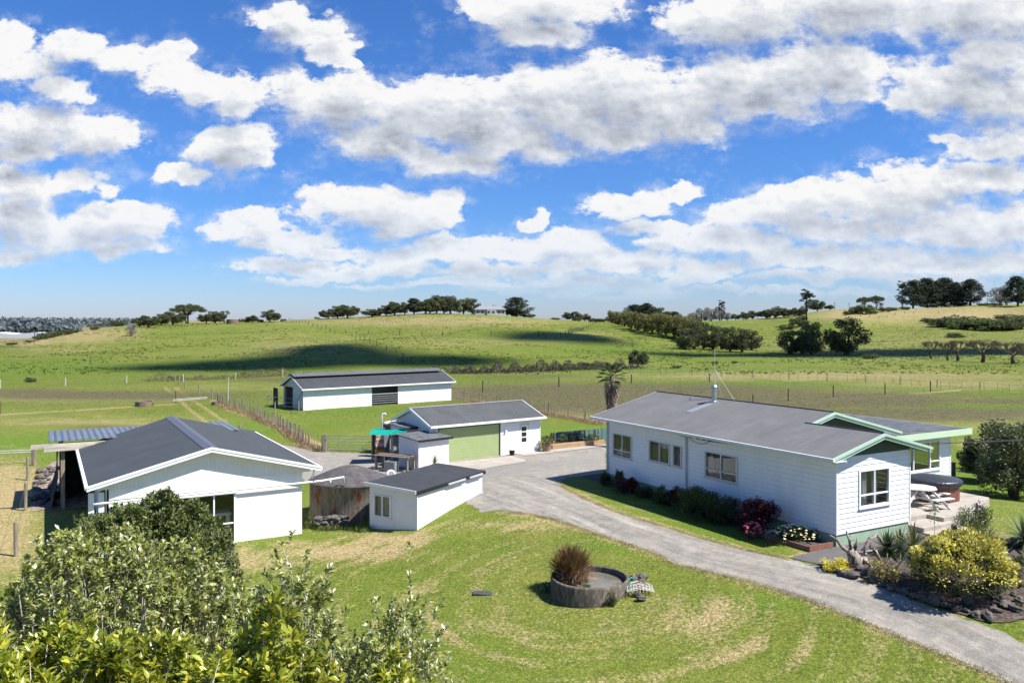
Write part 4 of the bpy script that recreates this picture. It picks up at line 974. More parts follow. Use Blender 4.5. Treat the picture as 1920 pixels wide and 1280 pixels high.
# crates
cols = [('red', (.50, .03, .03)), ('yellow', (.60, .42, .05)), ('brown', (.30, .12, .04)), ('white', (.62, .60, .55)), ('salmon', (.55, .25, .17)), ('cream', (.62, .52, .40)), ('orange', (.62, .25, .07)), ('teal', (.02, .36, .30))]
cb_ = PZ(713, 856, GZ); z = 0
for k, (cn, cc) in enumerate(cols):
    h_ = .25 if k not in (0, 7) else .28
    o = thing('fish_crate', f'{cn} plastic crate in the colourful stack by the metal gate' + (', at the bottom' if k == 0 else (', on the very top' if k == 7 else '')), 'crate', (cb_.x + random.uniform(-.03, .03), cb_.y + random.uniform(-.03, .03), GZ + z), .3 + random.uniform(-.1, .1), 'plastic crates stacked by the gate')
    m_ = MB(); m_.box(-.30, .30, -.2, -.18, 0, h_ - .02); m_.box(-.30, .30, .18, .2, 0, h_ - .02); m_.box(-.30, -.28, -.18, .18, 0, h_ - .02); m_.box(.28, .30, -.18, .18, 0, h_ - .02); m_.box(-.28, .28, -.18, .18, .0, .02)
    m_.build('crate_body', M('crate_' + cn, cc, .5, .1, 4), o)
    m_ = MB(); m_.box(-.32, .32, -.22, -.2, h_ - .06, h_ - .02); m_.box(-.32, .32, .2, .22, h_ - .06, h_ - .02); m_.build('rim', M('crate_' + cn, cc), o)
    z += h_ - .02
bl = thing('black_bin', 'black bin beside the colourful crate stack', 'bin', PZ(704, 850, GZ), .2); m_ = MB(); m_.lathe([(.22, 0), (.27, 1.3), (.29, 1.34)], 16, cap_top=True); m_.build('bin_body', BLACK, bl)
m_ = MB(); m_.lathe([(.30, 1.34), (.28, 1.42), (.05, 1.46)], 16, cap_top=True); m_.build('lid', BLACK, bl)
# work bench
WB = thing('timber_bench', 'old wooden work bench with weathered planks in front of the sheds', 'workbench', PZ(742, 881, GZ), -.45)
for k in range(4):
    m_ = MB(); m_.box(-1.35, 1.2 + .1 * (k % 2), -.45 + k * .23, -.45 + k * .23 + .2, .86 + .01 * k, .91 + .01 * k); m_.build('plank', WOODD if k % 2 else WOODG, WB)
for (x, y) in ((-1.2, -.35), (-1.2, .4), (1.05, -.35), (1.05, .4)):
    m_ = MB(); m_.box(x - .06, x + .06, y - .06, y + .06, -.05, .86); m_.build('leg', WOODG, WB)
bx = thing('fridge', 'grey metal box lying beneath the work bench', 'metal box', PZ(735, 884, GZ), -.4); m_ = MB(); m_.box(-.45, .3, -.2, .3, 0, .62); m_.build('cabinet_body', M('dull_zinc'
, (.2, .2, .2)), bx); m_ = MB(); m_.box(-.42, .27, -.215, -.202, .05, .58); m_.build('door', M('dull_zinc2', (.26, .26, .25)), bx)
hr = thing('hose_reel', 'white hose reel lying at the edge of the tank roof next to the small shed', 'hose reel', PZ(732, 889, -.4), .4)
m_ = MB(); R_ = .20
m_.tube([(R_ * math.cos(a), -.04, R_ * math.sin(a)) for a in np.linspace(0, 2 * math.pi, 25)], .075, 8, cap=False); m_.build('coil', PVC, hr, smooth=True)
m_ = MB(); m_.tube([(0, 0, -1.0), (0, 0, .0)], .04, 8); m_.build('stand', WOODG, hr)
# strappy plant pot, bucket
# rocks under the tank
RK = M('grey_rock', (.135, .12, .105), .95, .3, 5, bump=.02, bscale=8, spec=.15, col2=(.06, .055, .05), thr=(.5, .6))
protoR = []
for k in range(5):
    m_ = MB(); m_.rock((0, 0, .05), .16, .7, k); protoR.append(m_)
rmesh = []
def rock_at(p, s, label, group, rz=None):
    k = random.randrange(5)
    if len(rmesh) < 5:
        for q_ in protoR:
            o_ = q_.build('rock', RK); rmesh.append(o_.data); bpy.data.objects.remove(o_)
    o = bpy.data.objects.new('rock', rmesh[k]); link(o); o.location = p; o.rotation_euler = (random.uniform(-.3, .3), random.uniform(-.3, .3), rz if rz is not None else random.uniform(0, 6)); o.scale = (s, s, s * random.uniform(.8, 1.1))
    return tag(o, label, 'rock', group)
for k in range(34):
    p = PZ(random.uniform(592, 650), 992 - random.uniform(0, 3), GZ)
    lvl = random.randrange(3)
    rock_at(Vector((p.x, p.y + .05 * lvl, GZ + .02 + lvl * .19)), random.uniform(.7, 1.15), 'grey stone in the small heap against the foot of the concrete tank', 'stones heaped against the tank')
# leaning fence panel by the shed
FP = thing('paling_fence', 'short weathered paling fence panel at the far corner of the small shed', 'fence', PZ(905, 966, GZ + .0), math.atan2(-.489, .872) + .05)
for k in range(7):
    m_ = MB(); m_.box(.02 + k * .1, .105 + k * .1, -.02, .02, 0, 1.05 + .03 * math.sin(k * 2)); m_.build('paling', WOODG, FP)
m_ = MB(); m_.box(.0, .75, .022, .07, .85, .93); m_.box(0, .75, .022, .07, .2, .28); m_.build('rail', WOODG, FP)
m_ = MB(); m_.box(.74, .86, -.06, .06, -.1, 1.12); m_.build('post', M('green_grey_post', (.16, .19, .15), .8, .2, 3), FP)

# ------------------------------------------------------------------ gates, rails, fences
def fence(label, pts, step, h, r=.055, wires=3, mat=None, batten=0, group=None, name='wire_fence', wood2=None, lean=.03, cat='fence', zoff=0):
    mat = mat or WOODG
    P3 = [fz(PG(*p) if isinstance(p, tuple) else p) for p in pts]
    T = thing(name, label, cat, P3[0], 0, group)
    o0 = P3[0]
    seg = []
    tot = 0
    for a, b in zip(P3[:-1], P3[1:]):
        seg.append((tot, a, b)); tot += (b - a).length
    def at(d):
        for (s0, a, b) in reversed(seg):
            if d >= s0 - 1e-6:
                L = (b - a).length; return fz(a.lerp(b, min(1, (d - s0) / L)))
    n = max(1, round(tot / step)); tops = []
    me = None
    for i in range(n + 1):
        p = at(tot * i / n) - o0
        hh = h * random.uniform(.92, 1.08); lx, ly = random.uniform(-lean, lean), random.uniform(-lean, lean)
        m_ = MB(); m_.tube([(0, 0, -.3), (lx * .5, ly * .5, hh * .5), (lx, ly, hh)], [r, r * .97, r * .9], 7)
        pm = m_.build('post', mat, T); pm.location = p; tops.append(p)
    if wires:
        m_ = MB()
        for a, b in zip(tops[:-1], tops[1:]):
            for k in range(wires):
                z = h * (.25 + .65 * k / max(1, wires - 1)); z_ = Vector((0, 0, z)); m_.tube([a + z_, b + z_], .006 if tot < 120 else .012, 3, cap=False)
        m_.build('wire', M('fence_wire', (.20, .20, .19), .5, .1, 3), T)
    if batten:
        nb = min(98, int(tot / batten)); ms = []
        for i in range(nb):
            p = at((i + .5) * tot / nb + random.uniform(-.1, .1)) - o0
            if len(ms) < 6:
                hh = h * random.uniform(.75, .95); m_ = MB(); m_.tube([(0, 0, .0), (random.uniform(-.05, .05), 0, hh)], .025 if tot < 100 else .04, 4)
                q_ = m_.build('batten', mat, T); ms.append(q_.data)
            else:
                q_ = bpy.data.objects.new('batten', ms[i % 6]); link(q_, T)
            q_.location = p; q_.rotation_euler = (random.uniform(-.04, .04), random.uniform(-.06, .06), random.uniform(0, 6))
    return T
def rail(label, p, q, z0, z1, h, n=3, mat=None, name='gate', r=.022, cat='gate'):
    a = fz(p); b = fz(q); T = thing(name, label, cat, a, 0)
    d = b - a
    m_ = MB()
    for k in range(n):
        z = z0 + (z1 - z0) * k / max(1, n - 1); m_.tube([Vector((0, 0, z)), d + Vector((0, 0, z))], r * (1 if 0 < k < n - 1 else 1.3), 6)
    m_.tube([(0, 0, z0), (0, 0, z1)], r * 1.3, 6); m_.tube([d + Vector((0, 0, z0)), d + Vector((0, 0, z1))], r * 1.3, 6)
    for k in range(1, 4): m_.tube([d * k / 4 + Vector((0, 0, z0)), d * k / 4 + Vector((0, 0, z1))], r * .7, 5)
    m_.build('gate_frame', mat or STEEL, T)
    return T
rail('wide galvanised farm gate closing the yard from the paddock', PG(613, 846), PG(700, 847), .12, 1.08, 1.1, 6)
for (px_, py_, lb) in ((609, 847, 'thick pale gate post at the left end of the galvanised gate'), (703, 848, 'dark gate post at the right end of the galvanised gate')):
    T = thing('gate_post', lb, 'post', PG(px_, py_)); m_ = MB(); m_.box(-.12, .12, -.12, .12, -.3, 1.25); m_.build('post_body', WOODG if px_ < 650 else WOODD, T)
    m_ = MB(); m_.box(-.02, .16, -.14, -.121, .9, .96); m_.build('hinge', STEEL, T)
fence('close set weathered batten fence running from the yard gate up to the long barn paddock', [(606, 845), (575, 838), (555, 822), (520, 800), (470, 778), (430, 765), (412, 757)], 1.9, 1.15, .065, 3, batten=.38, lean=.08)
fence('post and wire fence beside the wheel tracks in the far left paddock', [(409, 757), (402, 748), (372, 737), (343, 727), (328, 715)], 8, 1.3, .09, 2)
fence('long post and batten fence from the barn to the back of the house', [(858, 744), (872, 750), (940, 760), (1010, 772), (1070, 783), (1130, 795)], 3.6, 1.15, .07, 3, batten=.62, lean=.05)
fence('sparse post fence across the brown paddock behind the garage', [(905, 735), (990, 730), (1080, 724), (1200, 718), (1330, 716)], 14, 1.5, .10, 2, mat=WOODD)
fence('long batten fence across the right hand paddocks', [(1180, 700), (1280, 702), (1400, 708), (1620, 716), (1800, 730), (1930, 736)], 6, 1.2, .07, 3, batten=1.5, lean=.1)
fence('few dark posts along the pinkish track in the brown paddock', [(1412, 763), (1507, 747), (1590, 743), (1673, 738), (1745, 734)], 9, 1.45, .08, 1, mat=WOODD)
fence('single line of small posts across the front left paddock', [(0, 776), (165, 766), (330, 755)], 22, 1.3, .08, 1, mat=WOODD)
fence('white topped stock fence along the stream at the foot of the left hill', [(0, 728), (100, 724), (200, 720), (330, 716), (420, 712), (530, 706)], 9, 1.2, .09, 2, mat=M('pale_post', (.45, .42, .36), .8, .2, 2))
fence('old post and wire fence at the left edge beside the dry grass', [(52, 900), (47, 962), (30, 1042)], 7.0, 1.35, .08, 2, mat=WOODG)
rail('pale timber rail running off the left edge from a grey post', PG(-30, 872), PG(62, 868), .72, .85, 1, 2, M('pale_rail', (.42, .40, .35), .7, .1, 2), name='fence_rail', cat='rail', r=.03)
T = thing('fence_post', 'grey strainer post at the end of the pale rail on the left', 'post', PG(63, 872)); m_ = MB(); m_.box(-.1, .1, -.1, .1, -.2, 1.15); m_.build('post_body', WOODG, T)
rail('long pale pole gate lying across the wheel tracks in the left paddock', PG(325, 757), PG(388, 752), .35, .5, 1, 2, M('pale_rail', (.42, .40, .35)), cat='gate', r=.035)
rail('pipe stock rails in front of the open end of the barn', PG(500, 762), PG(566, 770), .3, 1.2, 1, 3, STEEL, name='stock_rail', cat='rail')
rail('timber stock gate at the right end of the barn', PG(847, 753), PG(868, 752), .2, 1.2, 1, 4, WOODG)
fence('grey stock yard fence left of the barn', [(440, 762), (494, 775), (560, 774)], 2.6, 1.2, .08, 3)
T = thing('tall_pole', 'tall thin grey pole beside the batten fence left of the barn', 'pole', PG(427, 758)); m_ = MB(); m_.tube([(0, 0, -.2), (.1, 0, 3.2)], [.07, .05], 7); m_.build('pole_body', M('pale_post', (.45, .42, .36)), T)
for (px_, py_, r_, h_, lb) in ((270, 761, .95, .55, 'round brown water trough in the middle of the left paddock'), (406, 759, .55, .4, 'small dark trough at the corner of the batten fence'), (436, 607, 2.6, 2.0, 'brown round tank on the crest of the left hill')):
    T = thing('water_trough', lb, 'trough', place(px_, py_)); m_ = MB(); m_.lathe([(r_, -.2), (r_, h_), (r_ * .9, h_), (r_ * .88, h_ * .7), (.01, h_ * .7)], 24); m_.build('trough_wall', M('brown_concrete', (.17, .125, .095), .9, .3, 2), T, smooth=False)
    m_ = MB(); m_.tube([(r_ * .9, 0, h_ * .75), (r_ * .9 + .15, 0, h_ * .75), (r_ + .15, 0, 0)], .03, 6); m_.build('inlet_pipe', BLACK, T)
# hill fences
HF = M('dark_post', (.09, .075, .06), .9, .2, 2)
fence('fence dropping down the middle of the left hill from its crest', [(542, 601), (580, 609), (600, 615), (628, 627)], 9, 1.5, .13, 2, mat=HF)
fence('fence running level across the hillside below the hilltop trees', [(648, 625), (700, 627), (760, 628), (830, 629), (930, 630), (1010, 630)], 16, 1.6, .13, 2, mat=HF)
fence('fence descending the lower face of the hill above the barn', [(660, 632), (700, 645), (740, 662), (770, 680)], 12, 1.4, .1, 2, mat=HF)
fence('fence climbing the right shoulder of the hill', [(1042, 637), (1065, 628), (1095, 618), (1118, 607)], 7, 1.6, .13, 2, mat=HF)
fence('fence across the gentle slope right of the hill', [(1100, 640), (1180, 650), (1260, 660)], 14, 1.3, .1, 2, mat=HF)
fence('wire fence just below the right skyline', [(1480, 606), (1600, 595), (1680, 590), (1760, 586)], 16, 1.5, .13, 2, mat=HF)

# ------------------------------------------------------------------ round trough (pond) on the lawn
PO = thing('garden_pond', 'round concrete stock trough used as a pond on the front lawn', 'pond', (POND.x, POND.y + .05, POND.z))
PR = 1.28
m_ = MB(); m_.lathe([(PR, -.3), (PR, .41), (PR - .02, .46), (PR - .09, .46), (PR - .10, .41), (PR - .11, .1)], 64)
m_.build('pond_wall', M('mossy_concrete', (.10, .085, .068), .92, .3, 3, bump=.012, bscale=9, spec=.15, col2=(.19, .165, .13), thr=(.48, .62), stretch=(2, 2, .6)), PO, smooth=True)
m_ = MB(); m_.lathe([(PR - .10, .26), (.01, .265)], 48); wt = m_.build('water', M('pond_water', (.13, .125, .10), .12, .15, 1.2, spec=.6, col2=(.20, .16, .10), thr=(.55, .66)), PO)
c0 = Vector(PO.location)
m_ = MB()
for k in range(26):
    a = random.uniform(0, 6.28); r_ = random.uniform(0, 1) ** .5 * .9; s_ = random.uniform(.025, .06); x, y = r_ * math.cos(a), r_ * math.sin(a); m_.add([(x + s_ * math.cos(b), y + s_ * .7 * math.sin(b), .275) for b in np.linspace(0, 6.28, 8)[:-1]], [tuple(range(7))])
m_.build('floating_leaves', M('ochre_leaf', (.30, .17, .05), .8, .3, 3), PO)
NETR = M('net_white', (.55, .50, .42), .8, .2, 3)
for k in range(24):
    a = random.uniform(-.1, 1); p = PG(1186 + random.uniform(0, 26), 1128 - random.uniform(0, 46)); rock_at(Vector((p.x, p.y, p.z + .04)), random.uniform(.5, .9), 'dark stone in the netted patch at the right of the pond', 'stones netted beside the pond')
nt_ = thing('rock_netting', 'pale netting stretched over the stones right of the pond', 'netting', PG(1198, 1108))
m_ = MB()
for k in range(9):
    m_.tube([(-.42 + k * .1, -.42, .14 + .02 * math.sin(k)), (-.38 + k * .1, 0, .2), (-.4 + k * .1, .45, .12)], .011, 4)
    m_.tube([(-.45, -.42 + k * .1, .13), (0, -.40 + k * .1, .2 + .02 * math.sin(k * 2)), (.44, -.42 + k * .1, .12)], .011, 4)
m_.build('net', NETR, nt_)
for k, (a, b, lb) in enumerate(((1184, 1098, 'upper teal rope coil hanging at the right side of the pond'), (1182, 1115, 'lower teal rope coil on the stones at the right of the pond'))):
    T = thing('rope_coil', lb, 'rope', PG(a, b) + Vector((0, 0, .18)), k, group='teal rope coils by the pond'); m_ = MB()
    m_.tube([((.07 + .02 * math.sin(5 * s)) * math.cos(s), .05 * math.sin(s * 1.1), .09 * math.sin(s)) for s in np.linspace(0, 18, 60)], .014, 5); m_.build('rope', M('teal_rope', (.02, .30, .27), .7, .1, 3), T)
m_ = MB(); mp = PG(905, 1112); m_.slab((-.42, -.2, .06), (.42, -.28, .05), (.38, .24, .04), (-.4, .26, .07), .03)
T = m_.build('rubber_mat', M('dark_slate', (.06, .065, .075), .6, .2, 3)); T.location = mp; T.scale = (.78, .78, .6); tag(T, 'dark flat cover lying on the lawn left of the pond', 'cover')
# white bird ornament
sb = thing('bird_ornament', 'small black and white bird ornament at the front foot of the pond', 'ornament', PG(1128, 1130), .3)
m_ = MB(); m_.tube([(-.22, 0, .06), (-.1, 0, .13), (.06, 0, .15), (.16, 0, .16), (.2, 0, .27), (.25, 0, .30), (.33, 0, .28)], [.02, .07, .09, .06, .03, .035, .01], 8); m_.build('body', M('ornament_white', (.7, .7, .68), .5, .1, 4), sb, smooth=True)
m_ = MB(); m_.tube([(-.3, .03, .05), (-.05, .06, .17), (.05, .06, .17)], [.01, .05, .01], 6); m_.build('wing', BLACK, sb)

# ------------------------------------------------------------------ patio furniture
TBL = thing('picnic_table', 'white octagonal picnic table with attached benches on the patio', 'picnic table', PZ(1722, 946, .37), .45)
WT_ = M('worn_white_wood', (.58, .57, .54), .7, .12, 3)
m_ = MB(); m_.add([(.72 * math.cos(a), .72 * math.sin(a), .74) for a in np.linspace(.39, 6.67, 9)[:-1]] + [(.72 * math.cos(a), .72 * math.sin(a), .70) for a in np.linspace(.39, 6.67, 9)[:-1]], [tuple(range(8)), tuple(range(15, 7, -1))] + [(i, i + 8, (i + 1) % 8 + 8, (i + 1) % 8) for i in range(8)])
m_.build('tabletop', WT_, TBL)
for k in range(4):
    a = k * math.pi / 2; ca, sa = math.cos(a), math.sin(a)
    def rt(x, y, z): return (x * ca - y * sa, x * sa + y * ca, z)
    m_ = MB(); m_.beam(rt(1.12, -.55, .44), rt(1.12, .55, .44), .26, .04); m_.build('bench_seat', WT_, TBL)
    m_ = MB(); m_.beam(rt(.35, .25, .70), rt(1.2, .35, .0), .05, .08); m_.beam(rt(.35, -.25, .70), rt(1.2, -.35, .0), .05, .08); m_.build('leg', WT_, TBL)
    m_ = MB(); m_.beam(rt(0, .28, .38), rt(1.2, .32, .40), .04, .08); m_.beam(rt(0, -.28, .38), rt(1.2, -.32, .40), .04, .08); m_.build('brace', WT_, TBL)
HT = thing('hot_tub', 'octagonal brown hot tub under a black cover on the patio', 'hot tub', PZ(1768, 943, .37) + Vector((.1, .95, 0)), .2)
m_ = MB(); m_.lathe([(.98, 0), (1.0, .84)], 8, cap_top=True); m_.build('cabinet', M('redwood_panel', (.16, .055, .04), .55, .15, 2, wave=(2, .9, 0)), HT)
m_ = MB()
n = 96; prof = [(1.05, .66), (1.09, .72), (1.09, .82), (1.06, .87), (.9, .89), (.5, .91), (.01, .92)]
vs_ = []; fs_ = []
for i, (r_, z) in enumerate(prof):
    for k in range(n):
        a = 2 * math.pi * k / n; oct_ = 1 / math.cos(((a + math.pi / 8) % (math.pi / 4)) - math.pi / 8); rr = r_ * (.97 + .03 * oct_ - .0) + (.018 * math.sin(k * 2.4) * (1.6 if i < 3 else .3)) ; zz = z + (.025 * math.sin(k * 1.9) if i == 0 else 0)
        vs_.append((rr * math.cos(a), rr * math.sin(a), zz))
for i in range(len(prof) - 1):
    for k in range(n): fs_.append((i * n + k, i * n + (k + 1) % n, (i + 1) * n + (k + 1) % n, (i + 1) * n + k))
m_.add(vs_, fs_); m_.build('cover', M('black_vinyl', (.03, .033, .042), .38, .15, 3, spec=.6, bump=.01, bscale=5), HT, smooth=True)
pst = thing('timber_post', 'dark timber post standing behind the hot tub', 'post', PG(1787, 902)); m_ = MB(); m_.box(-.1, .1, -.1, .1, -.2, 1.05); m_.build('post_body', WOODD, pst); m_ = MB(); m_.box(-.12, .12, -.12, .12, 1.052, 1.08); m_.build('cap', WOODD, pst)

# power lines to the house
PL = thing('power_cable', 'thin black power cables running from the house wall past the gable', 'cable', (0, 0, 0))
m_ = MB()
for k in range(3):
    a = hw(-.1, 6.9 - .3 * k, 3.0); b = Vector((42, 40.5 + k * .25, 3.2 + .1 * k))
    pts = [a.lerp(b, s) - Vector((0, 0, .35 * 4 * s * (1 - s))) for s in np.linspace(0, 1, 24)]
    pts = [a + Vector((-.3, -.9, .1))] + [a.lerp(b, s) + Vector((-.3 + .0 * s, -2.6 * (1 - s) - .4, .1 - .35 * 4 * s * (1 - s))) for s in np.linspace(.05, 1, 24)]
    m_.tube([a] + pts, .008, 4, cap=False)
m_.build('cable_run', BLACK, PL)
# planter, blue fence, pots by the garage
PB = thing('planter_box', 'long pale timber planter box against the blue green fence', 'planter', PG(1036, 842), math.atan2(PG(1134, 833).y - PG(1036, 842).y, PG(1134, 833).x - PG(1036, 842).x))
Lp = (PG(1134, 833) - PG(1036, 842)).length
TP = M('new_pine', (.42, .27, .15), .75, .2, 2, stretch=(.6, 4, 4))
m_ = MB()
for z in (0, .2): m_.box(0, Lp, 0, .05, z, z + .19); m_.box(0, Lp, 1.0, 1.05, z, z + .19); m_.box(-.0, .05, .05, 1.0, z, z + .19)
m_.build('side_boards', TP, PB); m_ = MB(); m_.box(.05, Lp, .05, 1.0, .1, .33); m_.build('soil', SOIL, PB)
BF = thing('sheet_fence', 'blue green corrugated sheet fence behind the planter box', 'fence', PB.matrix_basis @ Vector((.9, 1.35, 0)), PB.rotation_euler.z)
m_ = MB(); m_.box(0, Lp + .2, 0, .03, 0, .98); m_.build('sheet', M('blue_green_sheet', (.10, .17, .165), .5, .15, 1, wave=(0, .4, .05, -.2), col2=(.07, .12, .12), thr=(.55, .6)), BF)
for k in range(5): m_ = MB(); m_.box(k * Lp / 5 + .1, k * Lp / 5 + .18, -.08, -.003, 0, 1.0); m_.build('post', WOODG, BF)
def pot(label, p, r_, h_, mat, name='plant_pot'):
    T = thing(name, label, 'pot', p); m_ = MB(); m_.lathe([(r_ * .72, 0), (r_, h_ * .9), (r_ * 1.08, h_ * .9), (r_ * 1.08, h_), (r_ * .9, h_), (r_ * .9, h_ * .85), (.01, h_ * .85)], 20); m_.build('pot_body', mat, T, smooth=False)
    m_ = MB(); m_.lathe([(r_ * .88, h_ * .9), (.01, h_ * .92)], 16); m_.build('soil', SOIL, T)
    return T
pot('half barrel pot with a round bush at the garage corner', PG(1025, 846), .36, .5, M('barrel', (.28, .18, .12), .8, .2, 3))
T = thing('bucket', 'small black bucket on the concrete beside the garage door', 'bucket', PG(960, 853)); m_ = MB(); m_.lathe([(.15, 0), (.2, .3), (.21, .31), (.18, .3), (.14, .05), (.01, .05)], 18); m_.build('pail', BLACK, T); m_ = MB(); m_.tube([(.2 * math.cos(a), 0, .3 + .12 * math.sin(a)) for a in np.linspace(0, math.pi, 9)], .008, 5); m_.build('handle', STEEL, T)
T = thing('flower_box', 'low brown timber edging box at the near corner of the house', 'planter', hw(-1.25, .15, -.02), RZ); m_ = MB(); m_.box(0, 1.2, -.06, 0, -.1, .22); m_.box(-.0, .06, 0, 2.6, -.1, .2); m_.build('board', M('brown_board', (.20, .09, .06), .8, .2, 3), T); m_ = MB(); m_.box(.06, 1.15, .0, 2.6, -.1, .15); m_.build('soil', SOIL, T)
# garden rocks
gr_pts = [(1542, 1066), (1556, 1071), (1566, 1074), (1580, 1080), (1598, 1085), (1628, 1080), (1640, 1094), (1655, 1102), (1672, 1108), (1684, 1112), (1700, 1115), (1716, 1122), (1733, 1128), (1752, 1133), (1772, 1140), (1795, 1147), (1812, 1150), (1830, 1158), (1852, 1163), (1868, 1150), (1885, 1140), (1900, 1120), (1868, 1105), (1890, 1100), (1815, 1136), (1905, 1148), (1640, 1085), (1618, 1073), (1862, 1125), (1912, 1132)]
for i, (a, b) in enumerate(gr_pts):
    p = PG(a, b - 2); rock_at(p + Vector((0, 0, .04)), random.uniform(.6, 1.4), 'dark volcanic rock in the edging between the garden bed and the driveway', 'rocks edging the garden bed')
for i in range(12):
    p = PG(1800 + i * 11, 1012 + i * 1.2); rock_at(p + Vector((0, 0, .05)), random.uniform(.8, 1.4), 'dark rock in the low wall at the back of the garden bed', 'rocks walling the back of the garden bed')
T = thing('slab_stone', 'upright flat grey stone under the yellow variegated shrub', 'rock', PG(1868, 1112), .4); m_ = MB(); m_.rock((0, 0, .2), .3, 1.0, 9); m_.build('stone', RK, T)
pot('orange terracotta pot beneath the yellow variegated shrub', PG(1864, 1098), .16, .28, M('terracotta', (.45, .13, .07), .8, .1, 3), 'terracotta_pot')
# rubble by the carport
RUB = M('rubble_white', (.48, .44, .40), .9, .25, 3)
for k in range(46):
    p = PG(random.uniform(66, 112), random.uniform(880, 948)); s_ = random.uniform(.5, 1.5)
    o = rock_at(p + Vector((0, 0, .05)), s_, 'pale broken rubble piece in the heap beside the carport', 'rubble beside the carport')
T = thing('junk_box', 'dark open crate standing on the ground under the carport', 'crate', PG(140, 915) + Vector((0, 0, 0)), .4); m_ = MB(); m_.box(-.4, .4, -.4, .4, 0, 1.0); m_.build('crate_body', BLACK, T); m_ = MB(); m_.box(-.44, .44, -.44, -.4, .9, 1.0); m_.build('rim', BLACK, T)
T = thing('grey_sheet', 'pale grey board leaning under the carport', 'board', PG(150, 880), .45); m_ = MB(); m_.slab((-.9, -.1, .75), (.9, -.1, .8), (.9, .9, .9), (-.9, .9, .85), .04); m_.build('sheet', M('grey_board', (.36, .36, .33), .8, .15, 2), T)
for x in (-.8, .8): m_ = MB(); m_.box(x - .04, x + .04, .3, .4, 0, .8); m_.build('leg', WOODD, T)
T = thing('tarpaulin', 'crumpled dark grey tarpaulin on the ground beside the carport post', 'tarpaulin', PG(95, 935)); m_ = MB()
for i in range(10):
    for j in range(8):
        def tz(i, j): return (-1.0 + i * .2, -.6 + j * .2 + i * .02, .06 + .12 * abs(math.sin(i * 1.3 + j * .9)) + .05 * math.sin(j * 2.1))
        m_.quad(tz(i, j), tz(i + 1, j), tz(i + 1, j + 1), tz(i, j + 1))
m_.build('sheet', M('grey_tarp', (.05, .052, .055), .6, .2, 3), T)
# ------------------------------------------------------------------ foliage tools
def unit(v): return v / np.maximum(np.linalg.norm(v, axis=1, keepdims=True), 1e-9)
def rdirs(n): return unit(rng.normal(size=(n, 3)))
def leaves(name, P_, D_, L, Wd, mat, parent=None, fold=0.25, droop=0.0):
    """one mesh of pointed folded leaves: base points, directions, lengths, widths"""
    P_ = np.asarray(P_, float); D_ = unit(np.asarray(D_, float)); n = len(P_)
    L = np.broadcast_to(L, n)[:, None]; Wd = np.broadcast_to(Wd, n)[:, None]
    up = rdirs(n) * 0.5 + np.array([0, 0, 1.0])
    S_ = unit(np.cross(D_, up)); N_ = np.cross(S_, D_)
    mid = P_ + D_ * L * .5
    tip = P_ + D_ * L - np.array([0, 0, 1.0]) * droop * L
    V = np.stack([P_, mid + S_ * Wd * .5 + N_ * Wd * fold, tip, mid - S_ * Wd * .5 + N_ * Wd * fold, mid], 1).reshape(-1, 3)
    b = np.arange(n)[:, None] * 5
    f = np.concatenate([b + [0, 1, 4], b + [1, 2, 4], b + [2, 3, 4], b + [3, 0, 4]], 1).reshape(-1, 3)
    return npmesh(name, V, f, mat, parent)
def cards(name, P_, size, mat, parent=None, asp=0.6, D_=None):
    P_ = np.asarray(P_, float); n = len(P_); D_ = rdirs(n) if D_ is None else unit(D_)
    s = np.broadcast_to(size, n)[:, None]
    S_ = unit(np.cross(D_, rdirs(n)))
    V = np.stack([P_ - D_ * s * .5, P_ + S_ * s * asp * .5, P_ + D_ * s * .5, P_ - S_ * s * asp * .5], 1).reshape(-1, 3)
    f = (np.arange(n)[:, None] * 4 + np.arange(4)).reshape(-1, 4)
    return npmesh(name, V, f, mat, parent)
def ellpts(c, r, n, shell=0.45):
    d = rdirs(n); q = (shell + (1 - shell) * rng.random(n) ** .7)[:, None]
    return np.asarray(c) + d * q * np.asarray(r), d
BARK = M('bark', (.12, .095, .075), .9, .3, 4, bump=.02, bscale=12, spec=.15)
PALEB = M('pale_twig', (.42, .38, .32), .8, .25, 6, spec=.2)
LEAFS = dict(
    dark=leafmat('dark_leaf', (.040, .052, .018), (.105, .122, .040), (.19, .19, .09), .6),
    pine=leafmat('pine_leaf', (.018, .030, .018), (.048, .068, .034), (.09, .10, .06), .7),
    olive=leafmat('olive_leaf', (.10, .11, .03), (.23, .22, .07), (.30, .27, .11), .6, .3, .35),
    mid=leafmat('mid_leaf', (.045, .075, .018), (.13, .18, .04), (.22, .24, .08), .55),
    grey=leafmat('grey_leaf', (.16, .155, .13), (.30, .29, .25), (.36, .34, .30), .8),
    bare=leafmat('sparse_brown_leaf', (.06, .055, .03), (.13, .12, .06), (.2, .15, .08), .8),
)
